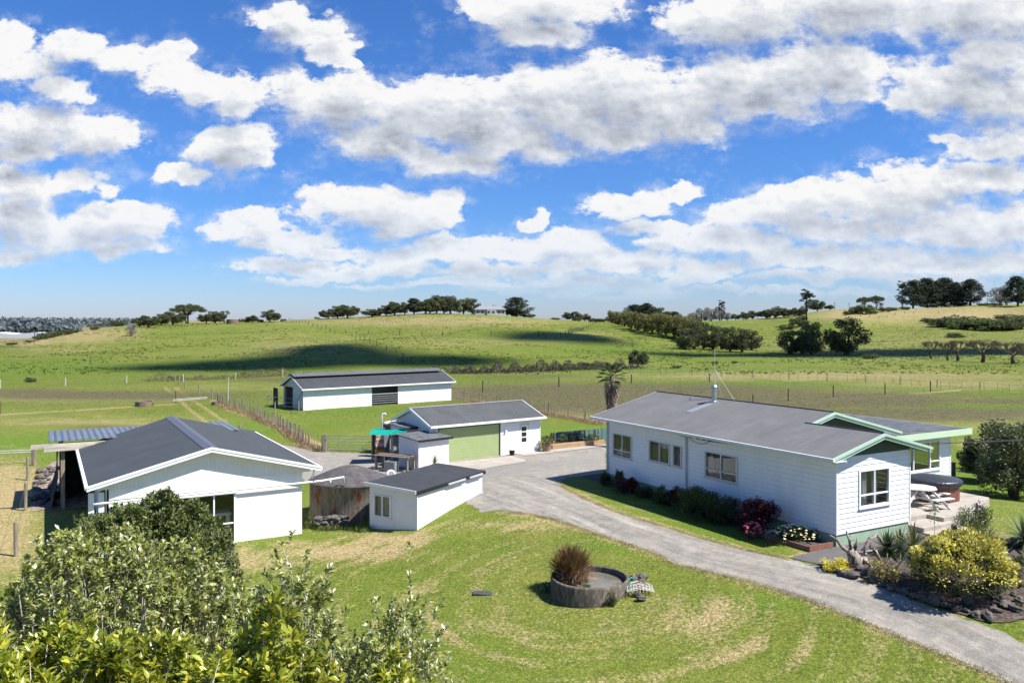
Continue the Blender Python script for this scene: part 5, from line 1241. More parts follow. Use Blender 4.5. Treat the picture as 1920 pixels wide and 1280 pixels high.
def tree_parts(parent, kind, h, wd, leaf, ncl=26, per=120, ls=.34, seed=1, bark=None, crown_name='crown', flat=False):
    """unit tree of height h and crown width wd; trunk with limbs + crown of leaf cards"""
    R = random.Random(seed)
    m = MB(); cl = []
    if kind == 'dome':
        tz = h * .22; m.tube([(0, 0, -.5), (.05 * h, 0, tz), (.03 * h, .02 * h, h * .6)], [h * .05, h * .04, h * .02], 7)
        for k in range(ncl):
            a = R.uniform(0, 6.28); rr = wd * .5 * R.random() ** .5 * .88; zz = h * (.20 + .70 * R.random() ** .8 * math.sqrt(max(0, 1 - (rr / (wd * .52)) ** 2)))
            cl.append((rr * math.cos(a), rr * math.sin(a), zz, wd * .15, wd * .15, h * .12))
            if k % 3 == 0: m.tube([(.04 * h, 0, tz), (rr * .6 * math.cos(a), rr * .6 * math.sin(a), zz * .7), (rr * math.cos(a), rr * math.sin(a), zz)], [h * .025, h * .015, h * .006], 5)
    elif kind == 'umbrella':
        for t_ in range(3):
            bx, by = R.uniform(-.12, .12) * wd, R.uniform(-.1, .1) * wd; m.tube([(bx * .5, by * .5, -.5), (bx, by, h * .45), (bx * 2, by * 2, h * .75)], [h * .03, h * .022, h * .01], 6)
        for k in range(ncl):
            a = R.uniform(0, 6.28); rr = wd * .44 * R.random() ** .5; zz = h * (.48 + .46 * math.sqrt(max(0, 1 - (rr / (wd * .5)) ** 2)) * R.uniform(.55, 1)); cl.append((rr * math.cos(a), rr * math.sin(a), zz, wd * .10, wd * .10, h * .09))
            if k % 2 == 0: m.tube([(rr * .2 * math.cos(a), rr * .2 * math.sin(a), h * .42), (rr * math.cos(a), rr * math.sin(a), zz)], [h * .014, h * .005], 5)
    elif kind == 'pine':
        m.tube([(0, 0, -.5), (.02 * h, 0, h * .5), (0, 0, h * .95)], [h * .03, h * .02, h * .006], 7)
        for k in range(ncl):
            q = k / ncl; zz = h * (.16 + .80 * q); w_ = wd * .5 * (1 - max(0, q - .45) * 1.3) * R.uniform(.45, 1.0) * (.7 if q < .15 else 1); a = k * 2.4 + R.uniform(-.5, .5)
            cl.append((w_ * math.cos(a), w_ * math.sin(a), zz, wd * .17, wd * .17, h * .075)); m.tube([(0, 0, zz - h * .05), (w_ * math.cos(a), w_ * math.sin(a), zz)], [h * .010, h * .004], 4)
        cl.append((0, 0, h * .93, wd * .12, wd * .12, h * .08))
    elif kind == 'sparse':
        m.tube([(0, 0, -.5), (.02 * h, 0, h * .5), (-.01 * h, 0, h * .98)], [h * .022, h * .015, h * .005], 7)
        for k in range(ncl):
            q = R.random() ** .8; zz = h * (.25 + .73 * q); w_ = wd * .5 * (1 - q * .65) * R.uniform(.3, 1.0); a = k * 2.4 + R.uniform(-.6, .6)
            cl.append((w_ * math.cos(a), w_ * math.sin(a), zz, wd * .10, wd * .10, h * .028)); m.tube([(0, 0, zz - h * .04), (w_ * math.cos(a), w_ * math.sin(a), zz)], [h * .008, h * .003], 4)
    elif kind == 'willow':
        for t_ in range(3):
            bx, by = R.uniform(-.15, .15) * wd, R.uniform(-.15, .15) * wd; m.tube([(bx * .3, by * .3, -.4), (bx, by, h * .4), (bx * 1.5, by * 1.5, h * .8)], [h * .03, h * .02, h * .006], 6)
        for k in range(ncl):
            a = R.uniform(0, 6.28); zz = h * R.uniform(.18, .92); rr = wd * .45 * R.random() ** .5 * math.sqrt(max(.1, 1 - ((zz / h - .5) / .56) ** 2)); cl.append((rr * math.cos(a), rr * math.sin(a), zz, wd * .16, wd * .16, h * .14))
    elif kind == 'bush':
        m.tube([(0, 0, -.3), (0, 0, h * .5)], [wd * .04, wd * .02], 6)
        for k in range(ncl):
            a = R.uniform(0, 6.28); rr = wd * .40 * R.random() ** .5; zz = h * R.uniform(.08, .80) * math.sqrt(max(.15, 1 - (rr / (wd * .52)) ** 2)) + h * .05; cl.append((rr * math.cos(a), rr * math.sin(a), zz, wd * .15, wd * .15, h * .16))
    elif kind == 'bare':
        m.tube([(0, 0, -.3), (.03 * h, 0, h * .2), (.0, .02 * h, h * .42)], [h * .06, h * .05, h * .035], 7)
        def br(p, d, L, r_, dep):
            q_ = p + d * L; m.tube([p, q_], [r_, r_ * .6], 5, cap=False)
            if dep == 0: cl.append((q_.x, q_.y, q_.z, h * .09, h * .09, h * .07)); return
            for k in range(3):
                nd = (d + Vector((R.uniform(-.8, .8), R.uniform(-.8, .8), R.uniform(-.1, .6)))).normalized(); br(q_, nd, L * .72, r_ * .6, dep - 1)
        for k in range(5):
            a = k * 1.26 + R.uniform(-.3, .3); br(Vector((0, 0, h * .32)), Vector((math.cos(a) * .8, math.sin(a) * .8, .75)).normalized(), h * .22, h * .028, 3)
    tr = m.build('trunk', bark or BARK, parent, smooth=True)
    if flat:
        pass
    pts = []
    for c in cl:
        p, d = ellpts(c[:3], c[3:], per, .35); pts.append(p)
    if per and cl:
        pts = np.concatenate(pts)
        cards(crown_name, pts, rng.uniform(.7, 1.3, len(pts)) * ls, LEAFS[leaf] if isinstance(leaf, str) else leaf, parent, .62)
    return parent
def stuff_cards(name, label, pts, size, leaf, asp=.5, D_=None):
    o = cards(name, pts, size, LEAFS[leaf] if isinstance(leaf, str) else leaf, None, asp, D_); return tag(o, label, None, None, 'stuff')

# ------------------------------------------------------------------ hill and paddock trees (copied from a few models)
protos = {}
def proto(key, *a, **k):
    T = thing(key[0], 'x', 'tree'); tree_parts(T, *a, **k); protos[key[1]] = (T, kids(T), a[1], a[2]); T['_p'] = 1
    return T
proto(('domed_tree', 'dome1'), 'dome', 8, 9, 'dark', 42, 150, .46, 1)
proto(('domed_tree', 'dome2'), 'dome', 8, 8, 'dark', 36, 150, .46, 2)
proto(('umbrella_tree', 'umb'), 'umbrella', 10, 15, 'dark', 70, 130, .42, 3)
proto(('pine_tree', 'pine1'), 'pine', 18, 12, 'pine', 50, 170, .62, 4)
proto(('pine_tree', 'pine2'), 'pine', 18, 13, 'pine', 46, 150, .62, 5)
proto(('open_pine', 'sparse'), 'sparse', 18, 11, 'pine', 34, 60, .55, 6)
proto(('willow_tree', 'will1'), 'willow', 8, 6, 'olive', 34, 150, .36, 7)
proto(('willow_tree', 'will2'), 'willow', 8, 6.5, 'olive', 30, 150, .36, 8)
proto(('leafy_tree', 'leafy'), 'willow', 8, 7, 'dark', 36, 150, .36, 9)
proto(('orchard_tree', 'orch'), 'bare', 5, 4, 'bare', 1, 9, .16, 10)
proto(('orchard_tree', 'orch2'), 'bare', 5, 4, 'bare', 1, 14, .16, 13)
proto(('pale_tree', 'grey'), 'willow', 8, 8, 'grey', 30, 130, .36, 11)
proto(('round_bush', 'bush'), 'bush', 4, 6, 'dark', 26, 110, .32, 12)
proto(('round_bush', 'bushm'), 'bush', 4, 6, 'mid', 26, 110, .32, 14)
used = set()
ORD = ['first', 'second', 'third', 'fourth', 'fifth', 'sixth', 'seventh', 'eighth', 'ninth', 'tenth', 'eleventh', 'twelfth', 'thirteenth', 'fourteenth', 'fifteenth', 'sixteenth', 'seventeenth', 'eighteenth', 'nineteenth', 'twentieth']
def put(key, px, py, wpx, hpx, label, group=None, cat='tree', Y=None, sink=0.0):
    p = place(px, py) if Y is None else P2(px, Y)
    k = p.y / F
    T, kl, h0, w0 = protos[key]
    s_h = hpx * k / h0 * 1.08; s_w = wpx * k / w0 * 1.22
    rz = random.uniform(0, 6.28)
    p = p - Vector((0, 0, sink))
    if key not in used:
        used.add(key); T.location = p; T.rotation_euler = (0, 0, rz); T.scale = (s_w, s_w, s_h); T['label'] = label; T['category'] = cat
        if group: T['group'] = group
        if '_p' in T: del T['_p']
        return T
    c = copy_tree(T, p, rz, (s_w, s_w, s_h), label, group, kl); c['category'] = cat
    if not group and 'group' in c: del c['group']
    return c
def row(key, lst, lab, group, cat='tree', Y=None):
    n = len(lst)
    for i, it in enumerate(lst):
        kk = key if isinstance(key, str) else key[i % len(key)]
        px, py, w_, h_ = it[:4]
        put(it[4] if len(it) > 4 else kk, px, py, w_, h_, f'{ORD[i]} from left of {lab}', group, cat, Y)
row(('dome1', 'dome2'), [(262, 613, 26, 18), (279, 614, 32, 24), (303, 610, 26, 22), (325, 609, 36, 26)], 'the four dark domed trees on the left hill crest', 'domed trees on the left crest')
put('umb', 352, 606, 54, 34, 'wide flat topped tree with bare trunks showing on the left crest of the hill')
row(('dome2', 'dome1'), [(386, 606, 24, 19), (403, 606, 32, 23)], 'the two dark trees right of the flat topped tree', 'pair of trees by the flat topped tree')
put('grey', 246, 630, 17, 22, 'small pale tree alone on the slope below the left crest')
put('orch', 421, 606, 14, 26, 'thin leafless tree on the left crest')
put('dome2', 474, 604, 22, 14, 'small dark tree left of the round tree on the crest')
put('dome1', 507, 604, 28, 24, 'single round dark tree on the crest near the hill fence')
put('bush', 217, 611, 34, 12, 'low dark bush on the skyline at the left foot of the hill', cat='bush')
put('bush', 180, 618, 20, 8, 'smallest dark bush on the skyline left of the hill', cat='bush')
row(('bush', 'bushm'), [(455, 604, 14, 8), (465, 604, 10, 7), (488, 604, 12, 7), (532, 602, 12, 5), (594, 597, 10, 4)], 'the low bushes scattered along the crest', 'low bushes along the crest', 'bush')
row('bush', [(75, 637, 26, 10), (88, 633, 30, 14), (105, 630, 28, 13), (122, 627, 26, 12), (136, 624, 18, 12), (54, 642, 22, 5), (24, 646, 24, 5)], 'the dark hedge bushes behind the left toe of the hill', 'hedge behind the toe of the hill', 'bush')
row(('dome2', 'dome1'), [(615, 598, 26, 19), (633, 597, 28, 24), (652, 596, 34, 26)], 'the three domed trees left of the hilltop wood', 'three domed trees on the crest')
put('dome1', 698, 594, 34, 15, 'low spreading dark tree between two groups on the hilltop')
row(('dome1', 'dome2'), [(724, 592, 26, 20), (740, 591, 30, 27), (758, 590, 24, 24)], 'the three domed trees just left of the hilltop wood', 'trees at the edge of the hilltop wood')
row(('pine1', 'dome2', 'dome1', 'dome1', 'will1', 'leafy'), [(776, 589, 26, 28), (797, 588, 36, 30), (818, 588, 34, 35), (845, 588, 38, 34), (868, 588, 26, 27), (886, 588, 26, 26), (832, 588, 30, 30), (806, 588, 26, 24)], 'the dense dark trees of the hilltop wood', 'trees of the hilltop wood')
row(('bushm', 'dome2'), [(911, 589, 17, 15), (940, 589, 18, 14), (925, 585, 30, 20), (951, 587, 16, 14)], 'the small trees around the white hilltop farmhouse', 'trees round the farmhouse')
put('pine2', 968, 592, 46, 34, 'tall dark pine right of the white hilltop farmhouse'); put('bushm', 970, 592, 28, 18, 'yellowish bush in front of the pine by the farmhouse', cat='bush'); put('bush', 992, 594, 24, 9, 'low dark bush right of the hilltop pine', cat='bush')
row(('dome2', 'dome1', 'bush'), [(1073, 601, 30, 18), (1097, 602, 18, 14), (1084, 602, 16, 9), (1116, 604, 22, 8), (1130, 604, 14, 7), (1040, 599, 22, 4)], 'the dark trees in the dip right of the hill', 'trees in the dip right of the hill')
row(('pine2', 'pine1', 'dome1'), [(1190, 600, 42, 34), (1212, 600, 36, 36), (1232, 600, 40, 30), (1265, 602, 24, 20)], 'the tall dark trees standing behind the olive shelterbelt', 'dark trees behind the shelterbelt', Y=560)
row(('will1', 'will2'), [(1148, 606, 20, 22), (1158, 609, 22, 24), (1170, 612, 24, 26), (1183, 616, 24, 30), (1196, 619, 26, 31), (1209, 622, 26, 33), (1222, 624, 28, 34), (1236, 626, 28, 36), (1249, 629, 28, 38), (1262, 632, 30, 40), (1276, 636, 30, 43), (1290, 641, 32, 46), (1303, 645, 30, 44)], 'the olive green trees of the shelterbelt', 'trees of the olive shelterbelt')
row('leafy', [(1285, 655, 36, 36), (1300, 654, 34, 46), (1318, 654, 30, 46), (1336, 656, 32, 42), (1352, 655, 30, 38), (1370, 659, 34, 42), (1390, 660, 32, 40), (1408, 656, 36, 34)], 'the dark leafy trees below the shelterbelt in the valley', 'dark valley trees below the shelterbelt')
row('grey', [(1298, 602, 20, 18), (1316, 602, 24, 24), (1334, 602, 26, 24), (1350, 601, 22, 24), (1364, 600, 18, 14)], 'the pale silvery trees on the skyline', 'silvery trees on the skyline', Y=590)
put('sparse', 1353, 600, 22, 36, 'thin open pine rising out of the silvery trees'); 
row(('dome1', 'dome2', 'bush'), [(1306, 603, 14, 10), (1380, 599, 16, 12), (1394, 598, 20, 16), (1410, 597, 24, 16), (1437, 597, 26, 18), (1453, 596, 30, 24), (1470, 595, 24, 18), (1490, 593, 22, 17), (1505, 590, 18, 18)], 'the dark scrubby trees along the right skyline', 'scrubby trees along the right skyline')
put('sparse', 1513, 610, 42, 64, 'tall lone scraggly pine on the right hillside'); put('bush', 1500, 612, 36, 22, 'dark bushy clump at the foot of the scraggly pine', cat='bush'); put('bushm', 1478, 617, 30, 10, 'low bush left of the scraggly pine', cat='bush')
put('dome1', 1532, 583, 24, 22, 'round dark tree on the skyline right of the scraggly pine'); put('dome2', 1556, 579, 17, 10, 'small round tree on the skyline before the bare ridge')
row(('bush', 'bushm'), [(1587, 590, 18, 8), (1603, 588, 20, 14), (1617, 588, 28, 21), (1630, 588, 26, 16), (1655, 584, 26, 9), (1672, 582, 24, 7), (1695, 580, 22, 6)], 'the scrub bushes on the ridge left of the pine row', 'scrub left of the pine row', 'bush')
put('umb', 1620, 580, 22, 22, 'small flat topped tree on the right ridge'); put('umb', 1643, 577, 26, 24, 'light spreading umbrella tree on the right ridge'); put('sparse', 1652, 577, 14, 12, 'short thin pine beside the umbrella tree')
put('sparse', 1692, 576, 26, 50, 'open leaning pine at the left end of the big pine row')
row(('pine2', 'pine1'), [(1712, 576, 40, 50), (1738, 575, 38, 52), (1756, 575, 36, 46), (1772, 574, 44, 50), (1789, 574, 34, 42), (1819, 573, 42, 46)], 'the big dark pines in the row on the right skyline', 'big pines on the right skyline')
row('bush', [(1742, 576, 30, 8), (1765, 575, 30, 9), (1790, 574, 28, 9), (1808, 573, 24, 7), (1848, 573, 26, 6), (1866, 573, 24, 6)], 'the low dark shrubs at the foot of the skyline pines', 'shrubs under the skyline pines', 'bush')
put('grey', 1874, 572, 34, 34, 'pale bare conifer at the right edge of the skyline'); put('grey', 1888, 572, 26, 28, 'smaller pale conifer behind the pale bare one')
put('pine1', 1908, 574, 38, 52, 'dark layered conifer at the far right of the skyline')
row(('bush', 'bushm'), [(1740, 605, 34, 10), (1765, 612, 46, 18), (1785, 614, 48, 26), (1805, 618, 50, 24), (1828, 618, 56, 28), (1850, 620, 54, 26), (1872, 620, 56, 24), (1895, 618, 52, 24), (1915, 617, 46, 24), (1790, 632, 34, 10), (1900, 600, 60, 12), (1925, 606, 50, 16)], 'the dark scrub thicket on the right slope', 'scrub thicket on the right slope', 'bush')
row('leafy', [(1483, 663, 52, 40), (1503, 664, 40, 40), (1524, 665, 50, 54)], 'the dark bushy trees in the valley before the fence', 'bushy dark valley trees')
put('leafy', 1588, 665, 66, 62, 'broad olive dark tree standing right of the dark valley trees')
put('bush', 1636, 672, 36, 10, 'low dark bush lying right of the broad valley tree', cat='bush')
put('dome2', 1197, 688, 30, 34, 'small dark tree standing alone above the palm')
row(('orch', 'orch2'), [(1746, 672, 24, 36), (1777, 676, 22, 38), (1795, 676, 30, 42), (1842, 679, 42, 46), (1900, 682, 46, 44), (1922, 680, 36, 36)], 'the gnarled half bare orchard trees on the right', 'gnarled orchard trees')
row('bush', [(1100, 687, 26, 9), (1155, 689, 20, 9), (1270, 690, 16, 6), (1342, 682, 14, 6), (1378, 681, 12, 5), (55, 716, 22, 10), (320, 712, 16, 8)], 'the scattered low bushes along the stream', 'scattered low bushes by the stream', 'bush')
# unused models away
for k_, (T, kl, *_r) in list(protos.items()):
    if k_ not in used:
        for c in kl: bpy.data.objects.remove(c)
        bpy.data.objects.remove(T)
# streamside scrub and reeds
def band(pts, n, hgt, wdt):
    P3 = [PG(*p) for p in pts]; out_ = []
    seg = [(a, b, (b - a).length) for a, b in zip(P3[:-1], P3[1:])]; tot = sum(s[2] for s in seg)
    for a, b, L in seg:
        m = int(n * L / tot); t_ = rng.random(m); x = a.x + (b.x - a.x) * t_ + rng.normal(0, wdt, m); y = a.y + (b.y - a.y) * t_ + rng.normal(0, wdt, m)
        hh = hgt * (.55 + .25 * np.sin(x * .9 + np.sin(x * .31) * 3) + .2 * np.sin(x * 2.3 + 1)) * rng.random(m) ** 1.5; out_.append(np.stack([x, y, G(x, y) + hh], 1))
    return np.concatenate(out_)
stuff_cards('stream_scrub', 'purple brown scrub along the stream', band([(838, 700), (900, 699), (960, 697), (1040, 694), (1100, 692), (1190, 690)], 9000, 2.4, 1.6), .34, leafmat('scrub_leaf', (.035, .03, .022), (.11, .09, .07), (.17, .13, .10), .85), .5)
stuff_cards('reeds', 'pale reeds along the stream', band([(280, 714), (360, 712), (450, 708), (540, 704)], 5000, 1.5, 1.2), .34, leafmat('reed_leaf', (.10, .09, .04), (.26, .22, .11), (.36, .31, .18), .85), .2, rdirs(5000)[:len(band([(280, 714), (360, 712), (450, 708), (540, 704)], 5000, 1.5, 1.2))] * .3 + np.array([0, 0, 1]))
# rank grass tussocks through the paddocks (nobody could count them)
def tussocks():
    N_ = 15000
    Y = rng.uniform(95, 430, N_) ** 1.0; pxs = rng.uniform(-60, 1980, N_); X = (pxs - CX) / F * Y
    keep = (Y > 150) & (np.sin(X * .11 + np.sin(Y * .05) * 2) * np.sin(Y * .09 + X * .03) > -.15); X, Y = X[keep], Y[keep]
    c = np.stack([X, Y, G(X, Y)], 1); k = 3
    c = np.repeat(c, k, 0) + rng.normal(0, .28, (len(c) * k, 3)) * [1, 1, 0]; c[:, 2] += .04
    return c
tp = tussocks()
stuff_cards('rank_grass', 'rank green grass tussocks', tp, .48, leafmat('tussock_leaf', (.09, .125, .018), (.15, .175, .035), (.20, .19, .07), .8, .2, .35), .6, rdirs(len(tp)) * .6 + np.array([0, 0, .6]))
def blades(n, area, hmin, hmax, wd, maskf=None):
    X = rng.uniform(area[0], area[1], n); Y = rng.uniform(area[2], area[3], n)
    if maskf is not None: k = maskf(X, Y); X, Y = X[k], Y[k]
    return np.stack([X, Y, G(X, Y)], 1)
# dry grass under the batten fences
def fencegrass(pts, n, w_, h_):
    b = band(pts, n, .02, w_); d = rng.normal(0, .45, (len(b), 3)) + [0, 0, 1]; return b, d
for i_, (pts, n) in enumerate([([(606, 846), (575, 840), (555, 823), (520, 801), (470, 780), (430, 767), (412, 760)], 5200), ([(872, 752), (940, 763), (1010, 775), (1070, 786), (1130, 797)], 4500)]):
    b, d = fencegrass(pts, n, .28, .4)
    o = leaves('dry_grass', b, d, rng.uniform(.2, .5, len(b)), .035, leafmat('dry_blade', (.30, .20, .11), (.48, .35, .20), (.28, .12, .07), .85)); tag(o, None, None, None, 'stuff')
b = band([(570, 985), (600, 993), (650, 991), (690, 996)], 1300, .02, .16)
o = leaves('tall_grass', b, rng.normal(0, .4, (len(b), 3)) + [0, 0, 1], rng.uniform(.08, .28, len(b)), .03, leafmat('fresh_blade', (.06, .11, .02), (.14, .20, .04), (.30, .25, .10), .7)); tag(o, None, None, None, 'stuff')

# hilltop farmhouse
fp = P2(918, 466); FH = thing('farmhouse', 'distant low white farmhouse among the trees on the hilltop', 'house', fp, .15)
m_ = MB(); m_.box(-8.5, 8.5, -4, 4, -1, 3.0); m_.box(-2, 3, -5, -4.002, -1, 2.8); m_.build('wall', M('farmhouse_wall', (.42, .41, .39), .7, .1, 1), FH)
m_ = MB(); m_.add([(-9.2, -4.7, 3.0), (9.2, -4.7, 3.0), (9.2, 4.7, 3.0), (-9.2, 4.7, 3.0), (-5.5, 0, 5.1), (5.5, 0, 5.1)], [(0, 1, 5, 4), (1, 2, 5), (2, 3, 4, 5), (3, 0, 4), (3, 2, 1, 0)]); m_.build('roof', M('farmhouse_roof', (.24, .24, .25), .6, .1, 1), FH)
for x in (-7, -4.5, -1, 1.5, 4.8, 7): m_ = MB(); m_.box(x - .7, x + .7, -5.06 if -2 < x < 3 else -4.06, -5.0 if -2 < x < 3 else -4.003, .9, 2.2); m_.build('window', M('far_glass', (.05, .06, .07), .2, .1, 1), FH)
# skyline power poles
for i, (px_, py_, h_) in enumerate([(1145, 604, 14), (1565, 578, 13), (1592, 579, 12), (1851, 573, 20), (1421, 598, 12), (65, 640, 19)]):
    T = thing('power_pole', ['thin power pole in the dip just right of the hill', 'power pole left of the bare right ridge', 'short power pole on the bare right ridge', 'tall power pole between the pines and the pale conifers', 'small pole among the scrubby skyline trees', 'thin pole standing at the far left toe of the hill'][i], 'power pole', place(px_, py_)); s_ = T.location.y / F
    m_ = MB(); m_.tube([(0, 0, -1), (0, 0, h_ * s_)], [.2, .14], 6); m_.build('pole_body', HF, T); m_ = MB(); m_.box(-1.1, 1.1, -.08, .08, h_ * s_ * .90, h_ * s_ * .90 + .16); m_.build('crossarm', HF, T)
# far left lowland: woods, sheds
def wood(n, x0, x1, y0, y1, h_):
    Y = rng.uniform(y0, y1, n); pxs = rng.uniform(x0, x1, n); X = (pxs - CX) / F * Y; hh = h_ * (.4 + .6 * np.abs(np.sin(X * .02) * np.sin(X * .07 + 1))) * rng.random(n); return np.stack([X, Y, G(X, Y) + hh], 1)
stuff_cards('far_wood', 'distant dark woods on the lowland at the left', np.concatenate([wood(9000, -80, 300, 1700, 2300, 20), wood(7000, -80, 150, 900, 1150, 13)]), 7, leafmat('far_haze_leaf', (.09, .115, .12), (.15, .18, .185), (.20, .22, .20), .9), .7)  # bluish grey leaf colour paints in the haze of distance
T = thing('greenhouse', 'long pale glasshouse roofs on the far left lowland', 'greenhouse', P2(25, 640)); m_ = MB(); m_.prism([(-34, -1), (-34, 3), (-17, 4.6), (0, 3), (17, 4.6), (34, 3), (34, -1)], 0, 20); m_.build('roof', M('pale_plastic', (.60, .62, .66), .6, .05, .1), T)
m_ = MB(); m_.box(36, 52, 2, 14, -1, 3.2); m_.build('annex', M('pale_plastic', (.60, .62, .66)), T)

# real clouds overhead, out of frame, whose shadows lie on the hill
def cloud(gx, gy, blobs_, alt=520):
    c = Vector((gx, gy, 0)) + SUN * ((alt) / SUN.z)
    bm = bmesh.new(); bmesh.ops.create_icosphere(bm, subdivisions=4, radius=1)
    base = np.array([v.co[:] for v in bm.verts]); fc = np.array([[v.index for v in f.verts] for f in bm.faces]); bm.free()
    V = []; Fc = []
    for i, (dx, dy, rx, ry, rz) in enumerate(blobs_):
        k = 1 + .10 * np.sin(base[:, 0] * 5 + i) * np.cos(base[:, 1] * 6) + .06 * np.sin(base[:, 2] * 9 + base[:, 0] * 11 + i)
        Fc.append(fc + len(base) * i); V.append(base * k[:, None] * [rx, ry, rz] + [dx, dy, 0])
    o = npmesh('cloud', np.concatenate(V), np.concatenate(Fc), M('cloud_white', (.8, .8, .8), 1.0, .02, .01, spec=0.0), smooth=True)
    o.location = c; o.rotation_euler = (0, 0, -.1); return tag(o, 'white cumulus cloud', kind='structure')
def cl_at(lst, alt):
    c0 = PG(*lst[0][:2]); cloud(c0.x, c0.y, [(PG(a, b).x - c0.x, PG(a, b).y - c0.y, rx, ry, 5) for a, b, rx, ry in lst], alt)
cl_at([(560, 676, 18, 14), (440, 690, 24, 7), (500, 684, 22, 10), (620, 664, 17, 20), (590, 654, 13, 15), (690, 676, 22, 11), (770, 680, 22, 8), (840, 672, 16, 12), (380, 694, 18, 5)], 1300)
cl_at([(1040, 628, 18, 16), (1085, 634, 16, 12), (995, 633, 12, 9)], 1300)
cl_at([(1700, 662, 34, 16), (1500, 668, 30, 10), (1600, 666, 30, 13), (1820, 660, 34, 18), (1380, 668, 26, 9), (1920, 658, 30, 18)], 1300)
# ------------------------------------------------------------------ palm
pm = P2(1147, 60); PT_ = thing('palm_tree', 'single fan palm with a shaggy skirt of dead fronds behind the house', 'palm', (pm.x, 60.0, pm.z))
m_ = MB(); m_.tube([(0, 0, -.3), (0, 0, 2.0), (.03, 0, 4.4)], [.22, .18, .15], 12); m_.build('trunk', M('palm_trunk', (.19, .135, .11), .9, .3, 5, bump=.03, bscale=10, col2=(.10, .07, .06), thr=(.5, .6)), PT_, smooth=True)
def fan(base, d, petl, n, Lf, wf, out):
    tipb = base + d * petl; s = d.cross(Vector((0, 0, 1))); s = s.normalized() if s.length > .1 else Vector((1, 0, 0))
    for i in range(n):
        a = (i / (n - 1) - .5) * 2.6; dd = (d * math.cos(a) + s * math.sin(a)).normalized(); out[0].append(tipb); out[1].append(dd); out[2].append(Lf * (.8 + .2 * math.cos(a)))
    return tipb
pet = MB(); o1 = ([], [], [])
for k in range(24):
    a = k * 2.4; el = 1.35 - 1.9 * (k / 24); d = Vector((math.cos(a) * math.cos(el), math.sin(a) * math.cos(el), math.sin(el))); b0 = Vector((0, 0, 4.35)); tb = fan(b0, d, .52, 13, .56, .05, o1); pet.tube([b0, tb], .014, 4)
leaves('fronds', [tuple(p) for p in o1[0]], [tuple(p) for p in o1[1]], np.array(o1[2]), .075, leafmat('palm_leaf', (.03, .05, .014), (.10, .125, .045), (.25, .22, .12), .45, .6), PT_, .2, .15)
o2 = ([], [], [])
for k in range(64):
    a = k * 2.4; z0 = 2.5 + 1.75 * k / 64; sp_ = .22 + .5 * (k / 64) ** 2; d = Vector((math.cos(a) * sp_, math.sin(a) * sp_, -.85 - .2 * random.random())); fan(Vector((.16 * math.cos(a), .16 * math.sin(a), z0)), d.normalized(), .12, 5, .34 + .25 * (k / 64), .06, o2)
leaves('dead_skirt', [tuple(p) for p in o2[0]], [tuple(p) for p in o2[1]], np.array(o2[2]), .075, leafmat('dead_frond', (.16, .11, .08), (.40, .32, .25), (.55, .48, .40), .8), PT_, .2, .3)
pet.build('frond_stalks', LEAFS['mid'], PT_)

PT_.scale = (1.22, 1.22, 1.17)
# ------------------------------------------------------------------ foreground shrubs
FGL = leafmat('glossy_leaf', (.13, .175, .016), (.45, .48, .05), (.66, .56, .06), .30, .6, .38, .06)
FGG = leafmat('greygreen_leaf', (.15, .18, .035), (.43, .46, .10), (.66, .66, .46), .34, .6, .34, .14)
def shoots_shrub(name, label, c, rx, ry, ztop, n, leaf, ll, lw, per=12, seed=3, spike=.5, zb=1.5, hts=(0.6, 1.2), pale=.9, pw=.8):
    """shrub: a mound of upright leafy shoots on branching stems"""
    r2 = np.random.default_rng(seed); R = random.Random(seed)
    T = thing(name, label, 'shrub', (c[0], c[1], gz(*c)))
    zt = ztop - T.location.z
    # tips spread over an uneven mound
    a = r2.uniform(0, 6.283, n); q = np.sqrt(r2.random(n)) * 1.03
    x = q * np.cos(a); y = q * np.sin(a)
    lump = .08 * np.sin(x * 5 + seed) * np.cos(y * 4.3) + .05 * np.sin(x * 11 + y * 7) - .10
    z = np.sqrt(np.maximum(0, 1.06 - q * q)) ** pw
    depth = r2.random(n) ** 2.2
    tips = np.stack([x * rx, y * ry, zt * (.28 + .72 * z * (1 + lump)) - depth * zt * .38 + (r2.random(n) ** 6) * spike], 1)
    nrm = unit(np.stack([x * .55, y * .55, .9 + 0 * x], 1) + r2.normal(0, .22, (n, 3)))
    sl_ = r2.uniform(hts[0] * .5, hts[0], n)[:, None]
    base = tips - nrm * sl_
    # leaves in whorls along the upper part
    f = r2.random((n, per)) ** .6
    P_ = base[:, None, :] + (tips - base)[:, None, :] * (.25 + .75 * f[..., None])
    dl = unit(r2.normal(size=(n * per, 3)))
    up_ = np.repeat(nrm, per, 0)
    dl = unit(dl - up_ * np.sum(dl * up_, 1, keepdims=True)) * (1.15 - .55 * f.reshape(-1, 1)) + up_ * (.25 + .6 * f.reshape(-1, 1)) + r2.normal(0, .22, (n * per, 3))
    leaves('foliage', P_.reshape(-1, 3), dl, ll * r2.uniform(.6, 1.2, n * per), lw * r2.uniform(.7, 1.15, n * per), leaf, T, .18, .08)
    m = MB()
    for i in range(0, n, 5 if pale > .5 else 9):
        b0, t0 = Vector(base[i]), Vector(tips[i]); mid = b0 + Vector((-b0.x * .08, -b0.y * .08, -zt * .22)); m.tube([mid, b0, t0 - (t0 - b0) * .15], [.014, .010, .005], 4, cap=False)
    m.build('twigs', PALEB, T)
    m = MB()
    for k in range(9):
        a_ = k * .7 + R.random(); e = Vector((math.cos(a_) * rx * .6, math.sin(a_) * ry * .6, zt * .72)); m.tube([(0, 0, -.4), e * .45 + Vector((0, 0, .1 * zt)), e], [.09, .05, .018], 6)
    m.build('stem', BARK, T)
    return T
def gp_(px, Y): return ((px - CX) / F * Y, Y)
